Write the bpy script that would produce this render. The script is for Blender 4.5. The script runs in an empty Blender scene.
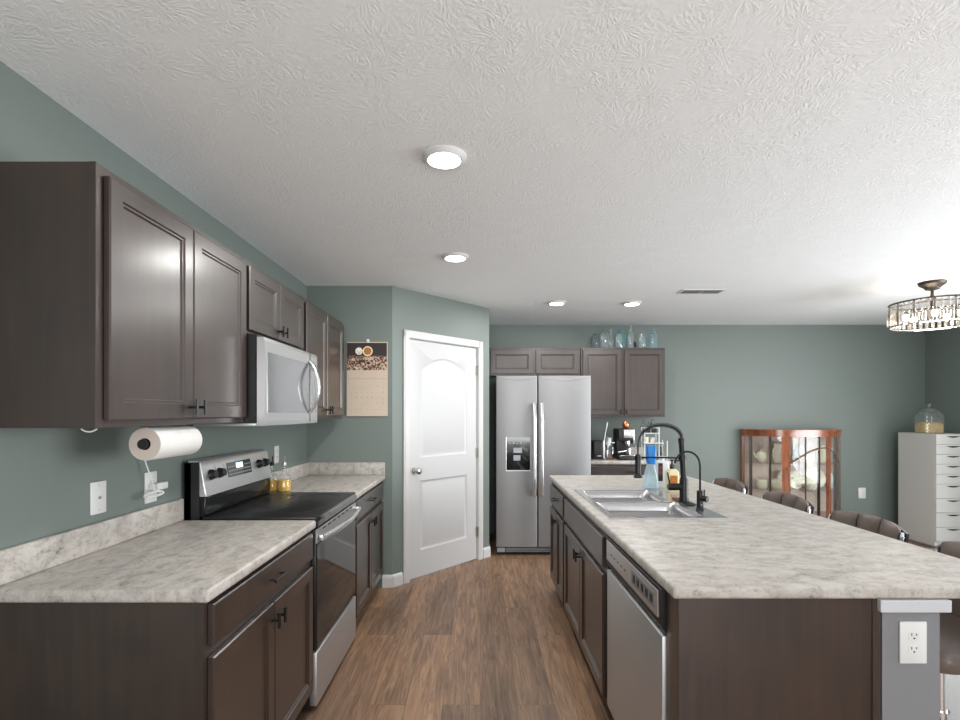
import bpy, bmesh, math, random
from mathutils import Vector, Matrix
PI = math.pi
random.seed(7)
S = bpy.context.scene
COL = S.collection

# ------------------------------------------------------------------ camera, world, lights, exposure
H = 1.41          # eye height
F = 505.0         # focal length in pixels of a 960 wide frame
cam_d = bpy.data.cameras.new('camera'); cam = bpy.data.objects.new('camera', cam_d); COL.objects.link(cam)
cam.location = (0, 0, H); cam.rotation_euler = (PI/2, 0, 0)
cam_d.sensor_width = 36; cam_d.lens = 36*F/960; cam_d.shift_y = (413-360)/960.0; cam_d.clip_start = .05
S.camera = cam
w = bpy.data.worlds.new('sky'); S.world = w; w.use_nodes = True
w.node_tree.nodes['Background'].inputs[0].default_value = (.86, .93, 1, 1)
w.node_tree.nodes['Background'].inputs[1].default_value = 1.6
S.view_settings.view_transform = 'Standard'; S.view_settings.look = 'None'
S.view_settings.gamma = 1; S.view_settings.use_curve_mapping = False
S.view_settings.exposure = 0.32
try:
    S.cycles.max_bounces = 10; S.cycles.diffuse_bounces = 5; S.cycles.transparent_max_bounces = 16
    S.cycles.caustics_reflective = False; S.cycles.caustics_refractive = False
    S.cycles.use_denoising = True
    S.cycles.sample_clamp_indirect = 6
except Exception: pass

def area(name, loc, rot, sx, sy, power, col=(1, 1, 1)):
    d = bpy.data.lights.new(name, 'AREA'); d.shape = 'RECTANGLE'; d.size = sx; d.size_y = sy
    d.energy = power; d.color = col
    o = bpy.data.objects.new(name, d); COL.objects.link(o); o.location = loc; o.rotation_euler = rot
    return o
# daylight in the big window of the dining side (right wall); added fill behind the camera, tilted up to brighten the ceiling
area('window_daylight_right', (5.26, 2.1, 1.25), (0, PI/2-math.radians(6), 0), 1.8, 3.3, 160, (.97, .985, 1))
area('rear_ceiling_fill', (0.6, -2.96, 1.35), (PI/2+math.radians(48), 0, 0), 3.6, 1.9, 140, (1, .995, .99))
LAMP_W = 10.5

# ------------------------------------------------------------------ materials
def lin(c):
    return tuple(((v/255.0)/12.92 if v/255.0 <= .04045 else ((v/255.0+.055)/1.055)**2.4) for v in c)
def new_mat(name):
    m = bpy.data.materials.new(name); m.use_nodes = True
    nt = m.node_tree; b = nt.nodes['Principled BSDF']; return m, nt, b
def setp(b, **k):
    for n, v in k.items():
        b.inputs[n.replace('_', ' ')].default_value = v
def mat(name, col, rough=.5, metal=0.0, bump=0.0, bscale=200, vary=0.0, **k):
    m, nt, b = new_mat(name)
    c = lin(col) + (1,)
    setp(b, Base_Color=c, Roughness=rough, Metallic=metal, **k)
    if bump or vary:
        tc = nt.nodes.new('ShaderNodeTexCoord'); no = nt.nodes.new('ShaderNodeTexNoise')
        no.inputs['Scale'].default_value = bscale; no.inputs['Detail'].default_value = 3
        nt.links.new(tc.outputs['Object'], no.inputs['Vector'])
        if bump:
            bp = nt.nodes.new('ShaderNodeBump'); bp.inputs['Strength'].default_value = bump; bp.inputs['Distance'].default_value = .002
            nt.links.new(no.outputs[0], bp.inputs['Height']); nt.links.new(bp.outputs[0], b.inputs['Normal'])
        if vary:
            rp = nt.nodes.new('ShaderNodeValToRGB'); nt.links.new(no.outputs[0], rp.inputs[0])
            rp.color_ramp.elements[0].position = .3; rp.color_ramp.elements[1].position = .7
            rp.color_ramp.elements[0].color = tuple(x*(1-vary) for x in c[:3]) + (1,)
            rp.color_ramp.elements[1].color = tuple(min(1, x*(1+vary)) for x in c[:3]) + (1,)
            nt.links.new(rp.outputs[0], b.inputs['Base Color'])
    return m
class G:
    def __init__(s, nt): s.nt = nt
    def n(s, t, **k):
        x = s.nt.nodes.new('ShaderNode'+t)
        for a, v in k.items():
            if a.startswith('_'): setattr(x, a[1:], v)
            else: x.inputs[a.replace('_', ' ')].default_value = v
        return x
    def l(s, a, b): s.nt.links.new(a, b)
    def ramp(s, src, stops):
        r = s.nt.nodes.new('ShaderNodeValToRGB'); s.l(src, r.inputs[0])
        e = r.color_ramp.elements
        while len(e) < len(stops): e.new(.5)
        for i, (p, c) in enumerate(stops):
            e[i].position = p; e[i].color = (c if len(c) == 4 else tuple(c)+(1,))
        return r.outputs[0]
    def math(s, op, a, b=None, c=None):
        x = s.nt.nodes.new('ShaderNodeMath'); x.operation = op
        for i, v in enumerate((a, b, c)):
            if v is None: continue
            if isinstance(v, (int, float)): x.inputs[i].default_value = v
            else: s.l(v, x.inputs[i])
        return x.outputs[0]
    def mix(s, fac, a, b, mode='MIX'):
        x = s.nt.nodes.new('ShaderNodeMix'); x.data_type = 'RGBA'; x.blend_type = mode
        for i, v in ((0, fac), (6, a), (7, b)):
            if isinstance(v, (int, float)): x.inputs[i].default_value = v
            elif isinstance(v, tuple): x.inputs[i].default_value = v if len(v) == 4 else v+(1,)
            else: s.l(v, x.inputs[i])
        return x.outputs[2]

def wall_mat():
    m, nt, b = new_mat('sage_wall_paint'); g = G(nt)
    tc = g.n('TexCoord'); no = g.n('TexNoise', Scale=160.0, Detail=2.0)
    g.l(tc.outputs['Object'], no.inputs['Vector'])
    bp = g.n('Bump', Strength=.12, Distance=.001); g.l(no.outputs[0], bp.inputs['Height']); g.l(bp.outputs[0], b.inputs['Normal'])
    setp(b, Base_Color=lin((113, 123, 118))+(1,), Roughness=.5)
    return m
def ceiling_mat():
    m, nt, b = new_mat('stomped_ceiling_texture'); g = G(nt)
    tc = g.n('TexCoord')
    def fans(scale, seed, k):
        mp = g.n('Mapping'); mp.inputs['Location'].default_value = (seed, seed*1.7, 0)
        g.l(tc.outputs['Object'], mp.inputs['Vector'])
        wn = g.n('TexNoise', Scale=3.0, Detail=2.0); g.l(mp.outputs[0], wn.inputs['Vector'])
        sc = g.n('VectorMath', _operation='SCALE'); sc.inputs['Scale'].default_value = .18; g.l(wn.outputs['Color'], sc.inputs[0])
        ad = g.n('VectorMath', _operation='ADD'); g.l(mp.outputs[0], ad.inputs[0]); g.l(sc.outputs[0], ad.inputs[1])
        vo = g.n('TexVoronoi', Scale=scale); vo.voronoi_dimensions = '2D'; g.l(ad.outputs[0], vo.inputs['Vector'])
        sub = g.n('VectorMath', _operation='SUBTRACT'); g.l(ad.outputs[0], sub.inputs[0]); g.l(vo.outputs['Position'], sub.inputs[1])
        sp = g.n('SeparateXYZ'); g.l(sub.outputs[0], sp.inputs[0])
        ang = g.math('ARCTAN2', sp.outputs[1], sp.outputs[0])
        r = vo.outputs['Distance']
        cb = g.n('CombineXYZ')
        g.l(g.math('MULTIPLY', ang, k), cb.inputs[0]); g.l(g.math('MULTIPLY', r, 5.0), cb.inputs[1])
        sc2 = g.n('SeparateColor'); g.l(vo.outputs['Color'], sc2.inputs[0]); g.l(g.math('MULTIPLY', sc2.outputs[0], 40.0), cb.inputs[2])
        n2 = g.n('TexNoise', Scale=1.6, Detail=2.5); g.l(cb.outputs[0], n2.inputs['Vector'])
        streak = g.ramp(n2.outputs[0], [(.42, (0, 0, 0)), (.62, (1, 1, 1))])
        n3 = g.n('TexNoise', Scale=4.0, Detail=1.0); g.l(mp.outputs[0], n3.inputs['Vector'])
        mask = g.ramp(n3.outputs[0], [(.36, (.5, .5, .5)), (.6, (1, 1, 1))])
        edge = g.ramp(r, [(.0, (.3, .3, .3)), (.2, (1, 1, 1)), (.75, (0, 0, 0))])
        return g.math('MULTIPLY', g.math('MULTIPLY', streak, mask), edge)
    h = g.math('ADD', fans(5.2, 0.0, 5.0), fans(7.0, 13.3, 4.0))
    fine = g.n('TexNoise', Scale=70.0, Detail=3.0); g.l(tc.outputs['Object'], fine.inputs['Vector'])
    h = g.math('ADD', h, g.math('MULTIPLY', fine.outputs[0], .5))
    bp = g.n('Bump', Strength=.33, Distance=.0035); g.l(h, bp.inputs['Height']); g.l(bp.outputs[0], b.inputs['Normal'])
    setp(b, Base_Color=(.90, .915, .925, 1), Roughness=.85)
    return m
def floor_mat():
    m, nt, b = new_mat('vinyl_plank_floor'); g = G(nt)
    tc = g.n('TexCoord'); sp = g.n('SeparateXYZ'); g.l(tc.outputs['Object'], sp.inputs[0])
    cb = g.n('CombineXYZ'); g.l(sp.outputs[1], cb.inputs[0]); g.l(sp.outputs[0], cb.inputs[1])
    br = g.n('TexBrick', Scale=1.0, Mortar_Size=.0016, Mortar_Smooth=.3, Bias=0.0, Brick_Width=1.22, Row_Height=.18)
    br.offset = .37; br.offset_frequency = 2
    br.inputs['Color1'].default_value = (0, 0, 0, 1); br.inputs['Color2'].default_value = (1, 1, 1, 1); br.inputs['Mortar'].default_value = (.5, .5, .5, 1)
    g.l(cb.outputs[0], br.inputs['Vector'])
    # per plank offset of the grain
    ofs = g.n('VectorMath', _operation='SCALE'); ofs.inputs['Scale'].default_value = 7.3; g.l(br.outputs['Color'], ofs.inputs[0])
    ad = g.n('VectorMath', _operation='ADD'); g.l(cb.outputs[0], ad.inputs[0]); g.l(ofs.outputs[0], ad.inputs[1])
    mp = g.n('Mapping'); mp.inputs['Scale'].default_value = (2.2, 26, 1); g.l(ad.outputs[0], mp.inputs['Vector'])
    n1 = g.n('TexNoise', Scale=1.6, Detail=6.0, Roughness=.62, Distortion=1.2); g.l(mp.outputs[0], n1.inputs['Vector'])
    mp2 = g.n('Mapping'); mp2.inputs['Scale'].default_value = (1.2, 5, 1); g.l(ad.outputs[0], mp2.inputs['Vector'])
    n2 = g.n('TexNoise', Scale=1.5, Detail=3.0, Distortion=.6); g.l(mp2.outputs[0], n2.inputs['Vector'])
    grain = g.ramp(n1.outputs[0], [(.30, lin((84, 62, 47))), (.48, lin((130, 101, 79))), (.68, lin((168, 140, 114)))])
    tone = g.ramp(n2.outputs[0], [(.36, lin((98, 78, 64))), (.64, lin((160, 127, 99)))])
    c = g.mix(.42, grain, tone)
    pl = g.ramp(br.outputs['Color'], [(0, (.76, .76, .78)), (1, (1.16, 1.12, 1.06))])
    c = g.mix(1.0, c, pl, 'MULTIPLY')
    c = g.mix(g.math('MULTIPLY', br.outputs['Fac'], .45), c, lin((60, 44, 34)))
    g.l(c, b.inputs['Base Color'])
    rr = g.ramp(n1.outputs[0], [(.2, (.5, .5, .5)), (.8, (.36, .36, .36))]); g.l(rr, b.inputs['Roughness'])
    bp = g.n('Bump', Strength=.25, Distance=.001); g.l(g.math('SUBTRACT', n1.outputs[0], br.outputs['Fac']), bp.inputs['Height']); g.l(bp.outputs[0], b.inputs['Normal'])
    return m
def laminate_mat():
    m, nt, b = new_mat('marbled_laminate'); g = G(nt)
    tc = g.n('TexCoord')
    mp = g.n('Mapping'); mp.inputs['Rotation'].default_value = (.4, .2, .6); mp.inputs['Scale'].default_value = (1, 1.7, 1.3); g.l(tc.outputs['Object'], mp.inputs['Vector'])
    a = g.n('TexNoise', Scale=13.0, Detail=10.0, Roughness=.78, Distortion=.45); g.l(mp.outputs[0], a.inputs['Vector'])
    b2 = g.n('TexNoise', Scale=48.0, Detail=8.0, Roughness=.8, Distortion=.5); g.l(mp.outputs[0], b2.inputs['Vector'])
    d = g.n('TexNoise', Scale=3.0, Detail=3.0, Roughness=.6); g.l(mp.outputs[0], d.inputs['Vector'])
    base = g.ramp(a.outputs[0], [(.3, lin((130, 126, 120))), (.43, lin((164, 159, 152))), (.55, lin((187, 182, 176))), (.7, lin((196, 192, 188))), (.85, lin((172, 168, 161)))])
    veins = g.ramp(b2.outputs[0], [(.37, (1, 1, 1)), (.47, (0, 0, 0))])
    msk = g.ramp(a.outputs[0], [(.38, (1, 1, 1)), (.58, (.12, .12, .12))])
    c = g.mix(g.math('MULTIPLY', g.math('MULTIPLY', veins, msk), .95), base, lin((84, 78, 77)))
    c = g.mix(g.math('MULTIPLY', g.ramp(d.outputs[0], [(.45, (0, 0, 0)), (.7, (1, 1, 1))]), .3), c, lin((172, 163, 152)))
    g.l(c, b.inputs['Base Color']); setp(b, Roughness=.42)
    return m
def cab_mat(name='dark_stained_maple', c0=(34, 23, 18), c1=(53, 37, 29), rough=.42):
    m, nt, b = new_mat(name); g = G(nt)
    tc = g.n('TexCoord'); mp = g.n('Mapping'); mp.inputs['Scale'].default_value = (26, 26, 1.6); g.l(tc.outputs['Object'], mp.inputs['Vector'])
    n = g.n('TexNoise', Scale=1.5, Detail=4.0, Distortion=.5); g.l(mp.outputs[0], n.inputs['Vector'])
    n2 = g.n('TexNoise', Scale=5.0, Detail=2.0); g.l(tc.outputs['Object'], n2.inputs['Vector'])
    f = g.math('ADD', g.math('MULTIPLY', n.outputs[0], .5), g.math('MULTIPLY', n2.outputs[0], .5))
    g.l(g.ramp(f, [(.36, lin(c0)), (.64, lin(c1))]), b.inputs['Base Color'])
    setp(b, Roughness=rough, Specular_IOR_Level=.7, Coat_Weight=.7, Coat_Roughness=.24)
    return m
def steel_mat(name, v=.60, rough=.46, axis=2):
    m, nt, b = new_mat(name); g = G(nt)
    tc = g.n('TexCoord'); mp = g.n('Mapping'); s = [900, 900, 900]; s[axis] = 6; mp.inputs['Scale'].default_value = s
    g.l(tc.outputs['Object'], mp.inputs['Vector'])
    n = g.n('TexNoise', Scale=1.0, Detail=2.0); g.l(mp.outputs[0], n.inputs['Vector'])
    g.l(g.ramp(n.outputs[0], [(.3, (rough*.94,)*3), (.7, (rough*1.06,)*3)]), b.inputs['Roughness'])
    setp(b, Base_Color=(v, v, v*1.01, 1), Metallic=.88)
    return m
def glass_mat(name, col=(1, 1, 1), rough=.02, refl=1.0, dens=0.0):
    """thin clear glass: see-through with a mirror film at grazing angles"""
    m = bpy.data.materials.new(name); m.use_nodes = True; nt = m.node_tree; nt.nodes.clear(); g = G(nt)
    out = g.n('OutputMaterial'); tr = g.n('BsdfTransparent'); tr.inputs[0].default_value = col+(1,)
    gl = g.n('BsdfGlossy', Roughness=rough); lw = g.n('LayerWeight', Blend=.5); fac = g.math('ADD', g.math('MULTIPLY', g.math('POWER', lw.outputs['Facing'], 4.0), .8), .05)
    df = g.n('BsdfDiffuse'); df.inputs[0].default_value = tuple(min(1, c*.9) for c in col)+(1,)
    mx0 = g.n('MixShader'); mx0.inputs[0].default_value = dens; g.l(tr.outputs[0], mx0.inputs[1]); g.l(df.outputs[0], mx0.inputs[2])
    mx = g.n('MixShader'); g.l(g.math('MULTIPLY', fac, refl), mx.inputs[0]); g.l(mx0.outputs[0], mx.inputs[1]); g.l(gl.outputs[0], mx.inputs[2])
    g.l(mx.outputs[0], out.inputs[0]); return m
def emit_mat(name, col, strength):
    m, nt, b = new_mat(name)
    setp(b, Base_Color=(.9, .9, .9, 1), Emission_Color=tuple(col)+(1,), Emission_Strength=strength); return m

M = {}
M['wall'] = wall_mat(); M['ceiling'] = ceiling_mat(); M['floor'] = floor_mat(); M['laminate'] = laminate_mat()
M['cab'] = cab_mat(); M['cab_in'] = mat('cabinet_shadow_recess', (30, 24, 22), .7)
M['steel'] = steel_mat('brushed_steel_upright'); M['steel_h'] = steel_mat('brushed_steel_flat', .6, .33, 0)
M['fridge'] = steel_mat('fridge_brushed_steel', .30, .5, 0)
M['sink'] = steel_mat('brushed_sink_steel', .55, .24, 1)
M['chrome'] = mat('polished_chrome', (225, 228, 232), .08, 1.0)
M['nickel'] = mat('satin_nickel', (190, 186, 178), .3, 1.0)
M['handle'] = mat('satin_silver_handle', (215, 216, 216), .25, .85)
M['black'] = mat('matte_black_metal', (22, 22, 23), .38, .3)
M['blackp'] = mat('black_plastic', (20, 20, 22), .45)
M['blackg'] = mat('black_ceramic_glass', (12, 12, 13), .08, 0, Coat_Weight=.5)
M['cooktop'] = mat('smooth_black_cooktop_glass', (24, 24, 24), .32)
M['ovenglass'] = mat('dark_mirror_oven_glass', (40, 41, 43), .05, .55)
M['darkgrey'] = mat('dark_grey_enamel', (52, 53, 56), .5)
M['white'] = mat('white_semigloss_paint', (198, 199, 200), .5)
M['trim'] = mat('white_trim_paint', (206, 206, 205), .4)
M['whitep'] = mat('white_plastic', (214, 215, 214), .35)
M['melamine'] = mat('white_melamine', (206, 205, 201), .4)
M['greywall'] = mat('grey_half_wall_paint', (122, 123, 126), .6, bump=.15, bscale=160)
M['greytrim'] = mat('pale_grey_trim_paint', (190, 191, 196), .5)
M['paper'] = mat('white_embossed_paper', (212, 211, 208), .9, bump=.4, bscale=120)
M['paperend'] = mat('layered_paper_edge', (202, 190, 180), .95, bump=.4, bscale=300)
M['brownleather'] = mat('brown_vinyl_upholstery', (98, 85, 78), .38, bump=.25, bscale=260, vary=.15)
M['navy'] = mat('dark_navy_shell', (34, 38, 50), .35)
M['mahog'] = cab_mat('reddish_mahogany', (110, 56, 32), (160, 88, 50), .22)
M['backlin'] = mat('pale_pinkish_back_panel', (206, 188, 176), .7, vary=.08, bscale=20)
M['glass'] = glass_mat('clear_pane_glass', (.98, .99, .99), .01, .7)
M['glassclear'] = glass_mat('clear_vessel_glass', (.95, .98, .98), .04, 1.2, .07)
M['glassgrey'] = glass_mat('grey_tinted_glass', (.76, .82, .84), .04, 1.2, .07)
M['glassaqua'] = glass_mat('aqua_tinted_glass', (.66, .88, .90), .04, 1.2, .10)
M['glassblue'] = glass_mat('pale_blue_glass', (.80, .92, .97), .04, 1.2, .10)
M['oil'] = mat('golden_cooking_oil', (214, 166, 10), .15)
M['bluelabel'] = mat('bright_blue_plastic', (20, 120, 200), .35)
M['soap'] = glass_mat('pale_blue_soap', (.75, .88, .95), .05, .6, .35)
M['creamb'] = mat('cream_bottle_plastic', (222, 214, 170), .3)
M['amber'] = mat('orange_amber_label', (176, 104, 34), .5, vary=.4, bscale=90)
M['redlabel'] = mat('dark_red_label', (120, 46, 44), .5)
M['copper'] = mat('copper', (214, 140, 100), .25, .9)
M['cream'] = mat('cream_glazed_ceramic', (232, 226, 200), .25, vary=.06, bscale=30)
M['paleblue'] = mat('pale_blue_grey_ceramic', (196, 208, 214), .25)
M['flowerp'] = mat('flower_printed_ceramic', (228, 222, 204), .3, vary=.3, bscale=45)
M['granola'] = mat('tan_dry_kibble', (190, 160, 110), .8, bump=1.0, bscale=110, vary=.35)
M['bronze'] = mat('aged_bronze', (78, 70, 62), .4, .7)
M['bulb'] = emit_mat('warm_bulb', (1, .86, .68), 12)
M['crystal'] = glass_mat('cut_crystal', (.93, .9, .86), .05, 2.2, .14)
M['lens'] = emit_mat('lit_lamp_lens', (1, .98, .93), 9)
M['display'] = emit_mat('blue_clock_display', (.25, .5, 1), 1.2)
M['greytext'] = mat('pale_grey_print', (170, 172, 176), .5)
M['twig'] = mat('dark_twig', (30, 28, 26), .7)
M['woodbr'] = mat('warm_brown_wood', (120, 80, 52), .5, vary=.2, bscale=40)
M['calcream'] = mat('cream_calendar_paper', (200, 184, 166), .8, vary=.04, bscale=12)
M['plaque'] = mat('silver_sticker', (150, 152, 156), .4, .4)
def calpic():
    m, nt, b = new_mat('dark_still_life_print'); g = G(nt)
    tc = g.n('TexCoord'); sp = g.n('SeparateXYZ'); g.l(tc.outputs['Object'], sp.inputs[0])
    n = g.n('TexVoronoi', Scale=52.0); g.l(tc.outputs['Object'], n.inputs['Vector'])
    n2 = g.n('TexNoise', Scale=38.0, Detail=5.0, Distortion=1.5); g.l(tc.outputs['Object'], n2.inputs['Vector'])
    food = g.ramp(n2.outputs[0], [(.40, lin((44, 30, 28))), (.52, lin((128, 88, 66))), (.60, lin((222, 200, 180))), (.7, lin((140, 128, 120)))])
    hz = g.math('LESS_THAN', g.math('ADD', sp.outputs[2], g.math('MULTIPLY', n2.outputs[0], .10)), .49+.05)
    c = g.mix(hz, lin((42, 30, 32)), food)
    g.l(c, b.inputs['Base Color']); setp(b, Roughness=.5); return m
M['calpic'] = calpic()

# ------------------------------------------------------------------ mesh helpers
def BM(): return bmesh.new()
def box(bm, x0, x1, y0, y1, z0, z1, bev=0.0, seg=2):
    if x0 > x1: x0, x1 = x1, x0
    if y0 > y1: y0, y1 = y1, y0
    if z0 > z1: z0, z1 = z1, z0
    r = bmesh.ops.create_cube(bm, size=1.0)
    for v in r['verts']:
        v.co = Vector(((x0+x1)/2+v.co.x*(x1-x0), (y0+y1)/2+v.co.y*(y1-y0), (z0+z1)/2+v.co.z*(z1-z0)))
    if bev > 0:
        es = list({e for v in r['verts'] for e in v.link_edges})
        bmesh.ops.bevel(bm, geom=es, offset=min(bev, .45*min(x1-x0, y1-y0, z1-z0)), segments=seg, profile=.5, affect='EDGES')
    return bm
def ring_faces(bm, rings, cap0=True, cap1=True, closed=True):
    vs = [[bm.verts.new(p) for p in r] for r in rings]
    for a, b in zip(vs, vs[1:]):
        n = len(a)
        for i in range(n if closed else n-1):
            j = (i+1) % n
            try: bm.faces.new((a[i], a[j], b[j], b[i]))
            except ValueError: pass
    if cap0 and closed: bm.faces.new(list(reversed(vs[0])))
    if cap1 and closed: bm.faces.new(vs[-1])
    return vs
def cyl(bm, p0, p1, r0, r1=None, n=20, caps=True):
    r1 = r0 if r1 is None else r1
    p0, p1 = Vector(p0), Vector(p1); d = (p1-p0).normalized()
    a = d.orthogonal().normalized(); b = d.cross(a)
    R = []
    for p, r in ((p0, r0), (p1, r1)):
        R.append([p+a*math.cos(2*PI*i/n)*r+b*math.sin(2*PI*i/n)*r for i in range(n)])
    ring_faces(bm, R, caps, caps); return bm
def tube(bm, pts, r, n=10, caps=True, closed=False):
    pts = [Vector(p) for p in pts]; N = len(pts)
    rs = r if isinstance(r, (list, tuple)) else [r]*N
    prev = None; R = []
    for i, p in enumerate(pts):
        if closed: t = (pts[(i+1) % N]-pts[i-1]).normalized()
        else: t = (pts[min(i+1, N-1)]-pts[max(i-1, 0)]).normalized()
        if prev is None: a = t.orthogonal().normalized()
        else:
            a = prev-t*prev.dot(t); a = a.normalized() if a.length > 1e-6 else t.orthogonal().normalized()
        prev = a; b = t.cross(a)
        R.append([p+a*math.cos(2*PI*k/n)*rs[i]+b*math.sin(2*PI*k/n)*rs[i] for k in range(n)])
    if closed: R.append(R[0]); ring_faces(bm, R, False, False)
    else: ring_faces(bm, R, caps, caps)
    return bm
def lathe(bm, prof, c=(0, 0, 0), n=28, cap0=True, cap1=True):
    c = Vector(c)
    R = [[c+Vector((r*math.cos(2*PI*i/n), r*math.sin(2*PI*i/n), z)) for i in range(n)] for r, z in prof]
    ring_faces(bm, R, cap0, cap1); return bm
def prism_x(bm, prof, x0, x1):
    """profile of (y, z) pulled along x"""
    ring_faces(bm, [[(x0, y, z) for y, z in prof], [(x1, y, z) for y, z in prof]]); return bm
def prism_z(bm, pts, z0, z1):
    ring_faces(bm, [[(x, y, z0) for x, y in pts], [(x, y, z1) for x, y in pts]]); return bm
def rrect(x0, x1, y0, y1, r, n=6):
    P = []
    for cx, cy, a0 in ((x1-r, y1-r, 0), (x0+r, y1-r, PI/2), (x0+r, y0+r, PI), (x1-r, y0+r, 1.5*PI)):
        for i in range(n+1):
            a = a0+PI/2*i/n; P.append((cx+r*math.cos(a), cy+r*math.sin(a)))
    return P
def bez(p0, p1, p2, p3, n=12):
    p0, p1, p2, p3 = map(Vector, (p0, p1, p2, p3)); out = []
    for i in range(n+1):
        t = i/n; out.append(p0*(1-t)**3+p1*3*t*(1-t)**2+p2*3*t*t*(1-t)+p3*t**3)
    return out
def sphere(bm, c, r, sz=None, n=16):
    prof = []
    sz = sz or r
    for i in range(n//2+1):
        a = -PI/2+PI*i/(n//2); prof.append((max(r*math.cos(a), 1e-4), sz*math.sin(a)))
    lathe(bm, prof, c, n); return bm

def link(name, bm, m, parent=None, smooth=True, bevel=0.0):
    bmesh.ops.recalc_face_normals(bm, faces=bm.faces)
    me = bpy.data.meshes.new(name); bm.to_mesh(me); bm.free()
    me.materials.append(m)
    if smooth:
        for p in me.polygons: p.use_smooth = True
        try: me.set_sharp_from_angle(angle=math.radians(35))
        except Exception: pass
    o = bpy.data.objects.new(name, me); COL.objects.link(o)
    if parent is not None: o.parent = parent
    if bevel:
        md = o.modifiers.new('bevel', 'BEVEL'); md.width = bevel; md.segments = 2; md.limit_method = 'ANGLE'
    return o
def tag(o, label, cat, group=None, kind=None):
    o['label'] = label; o['category'] = cat
    if group: o['group'] = group
    if kind: o['kind'] = kind
    return o
def thing(name, label, cat, loc=(0, 0, 0), rotz=0.0, group=None):
    o = bpy.data.objects.new(name, None); COL.objects.link(o); o.empty_display_size = .05
    o.location = loc; o.rotation_euler = (0, 0, rotz)
    return tag(o, label, cat, group)
def one(name, bm, m, label, cat, loc=(0, 0, 0), rotz=0.0, group=None, **k):
    o = link(name, bm, m, None, **k); o.location = loc; o.rotation_euler = (0, 0, rotz)
    return tag(o, label, cat, group)
def struct(name, bm, m, **k):
    o = link(name, bm, m, None, **k); o['kind'] = 'structure'; return o
def dup(r, loc, rotz, label, group=None):
    c = r.copy(); COL.objects.link(c); c.location = loc; c.rotation_euler = (0, 0, rotz); c['label'] = label
    if group: c['group'] = group
    def rec(src, dst):
        for ch in list(src.children):
            d = ch.copy(); COL.objects.link(d); d.parent = dst
            rec(ch, d)
    rec(r, c); return c

# ------------------------------------------------------------------ room shell
WX = -1.402; CY = 4.09; P0 = Vector((-.71, 4.09)); P1 = Vector((.09, 4.97)); BY = 5.90; RX = 5.20; RY = -3.0; CZ = 2.44
struct('floor', box(BM(), WX-.1, RX+.1, RY-.1, BY+.1, -.1, 0), M['floor'], smooth=False)
struct('ceiling', box(BM(), WX-.1, RX+.1, RY-.1, BY+.1, CZ, CZ+.1), M['ceiling'], smooth=False)
struct('wall_left', box(BM(), WX-.1, WX, RY-.1, CY+.1, 0, CZ), M['wall'], smooth=False)
struct('wall_nook', box(BM(), WX, P0.x, CY, CY+.1, 0, CZ), M['wall'], smooth=False)
dv = (P1-P0).normalized(); nv = Vector((-dv.y, dv.x)); ang = math.atan2(dv.y, dv.x); LEN = (P1-P0).length
# diagonal wall with the doorway cut out: local x runs along the wall, -y faces the kitchen
D0, D1, DH = .175, 1.02, 2.03     # door slab extents along the wall
bm = BM()
box(bm, 0, D0-.012, 0, .1, 0, CZ); box(bm, D1+.012, LEN, 0, .1, 0, CZ); box(bm, D0-.012, D1+.012, 0, .1, DH+.015, CZ)
wp = struct('wall_pantry', bm, M['wall'], smooth=False); wp.location = (P0.x, P0.y, 0); wp.rotation_euler = (0, 0, ang)
struct('wall_pantry_side', box(BM(), P1.x-.1, P1.x, P1.y+.0, BY, 0, CZ), M['wall'], smooth=False)
struct('wall_back', box(BM(), P1.x-.1, RX+.1, BY, BY+.1, 0, CZ), M['wall'], smooth=False)
def holed(bm, fixed0, fixed1, a0, a1, h0, h1, z0, z1, axis):
    for (s0, s1, t0, t1) in ((a0, h0, 0, CZ), (h1, a1, 0, CZ), (h0, h1, 0, z0), (h0, h1, z1, CZ)):
        if axis == 'y': box(bm, fixed0, fixed1, s0, s1, t0, t1)
        else: box(bm, s0, s1, fixed0, fixed1, t0, t1)
    return bm
struct('wall_right', holed(BM(), RX, RX+.1, RY-.1, BY, .45, 3.75, .3, 2.2, 'y'), M['wall'], smooth=False)
struct('wall_rear', holed(BM(), RY-.1, RY, WX, RX, -1.2, 2.4, .4, 2.3, 'x'), M['wall'], smooth=False)
# window frames of the two openings
def winframe(name, horiz, fixed, a0, a1, z0, z1):
    bm = BM(); t = .05
    def b(s0, s1, t0, t1):
        if horiz: box(bm, s0, s1, fixed-.02, fixed+.03, t0, t1)
        else: box(bm, fixed-.02, fixed+.03, s0, s1, t0, t1)
    b(a0, a1, z0-.06, z0+.01); b(a0, a1, z1-.01, z1+.06); b(a0-.06, a0+.01, z0-.06, z1+.06); b(a1-.01, a1+.06, z0-.06, z1+.06)
    b((a0+a1)/2-.03, (a0+a1)/2+.03, z0, z1)
    struct(name, bm, M['trim'], smooth=False)
winframe('window_1', False, RX, .45, 3.75, .3, 2.2)
winframe('window_2', True, RY, -1.2, 2.4, .4, 2.3)
one('bounce_rug', box(BM(), 0, 2.95, 0, 4.62, 0, .012, .004), mat('pale_grey_woven_rug', (166, 165, 163), .95, bump=.5, bscale=90, vary=.06), 'added pale grey light-bouncing rug on the dining floor beyond the island stools', 'rug', (2.15, .6, 0))  # rug added and kept pale to bounce window light onto the ceiling
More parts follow.
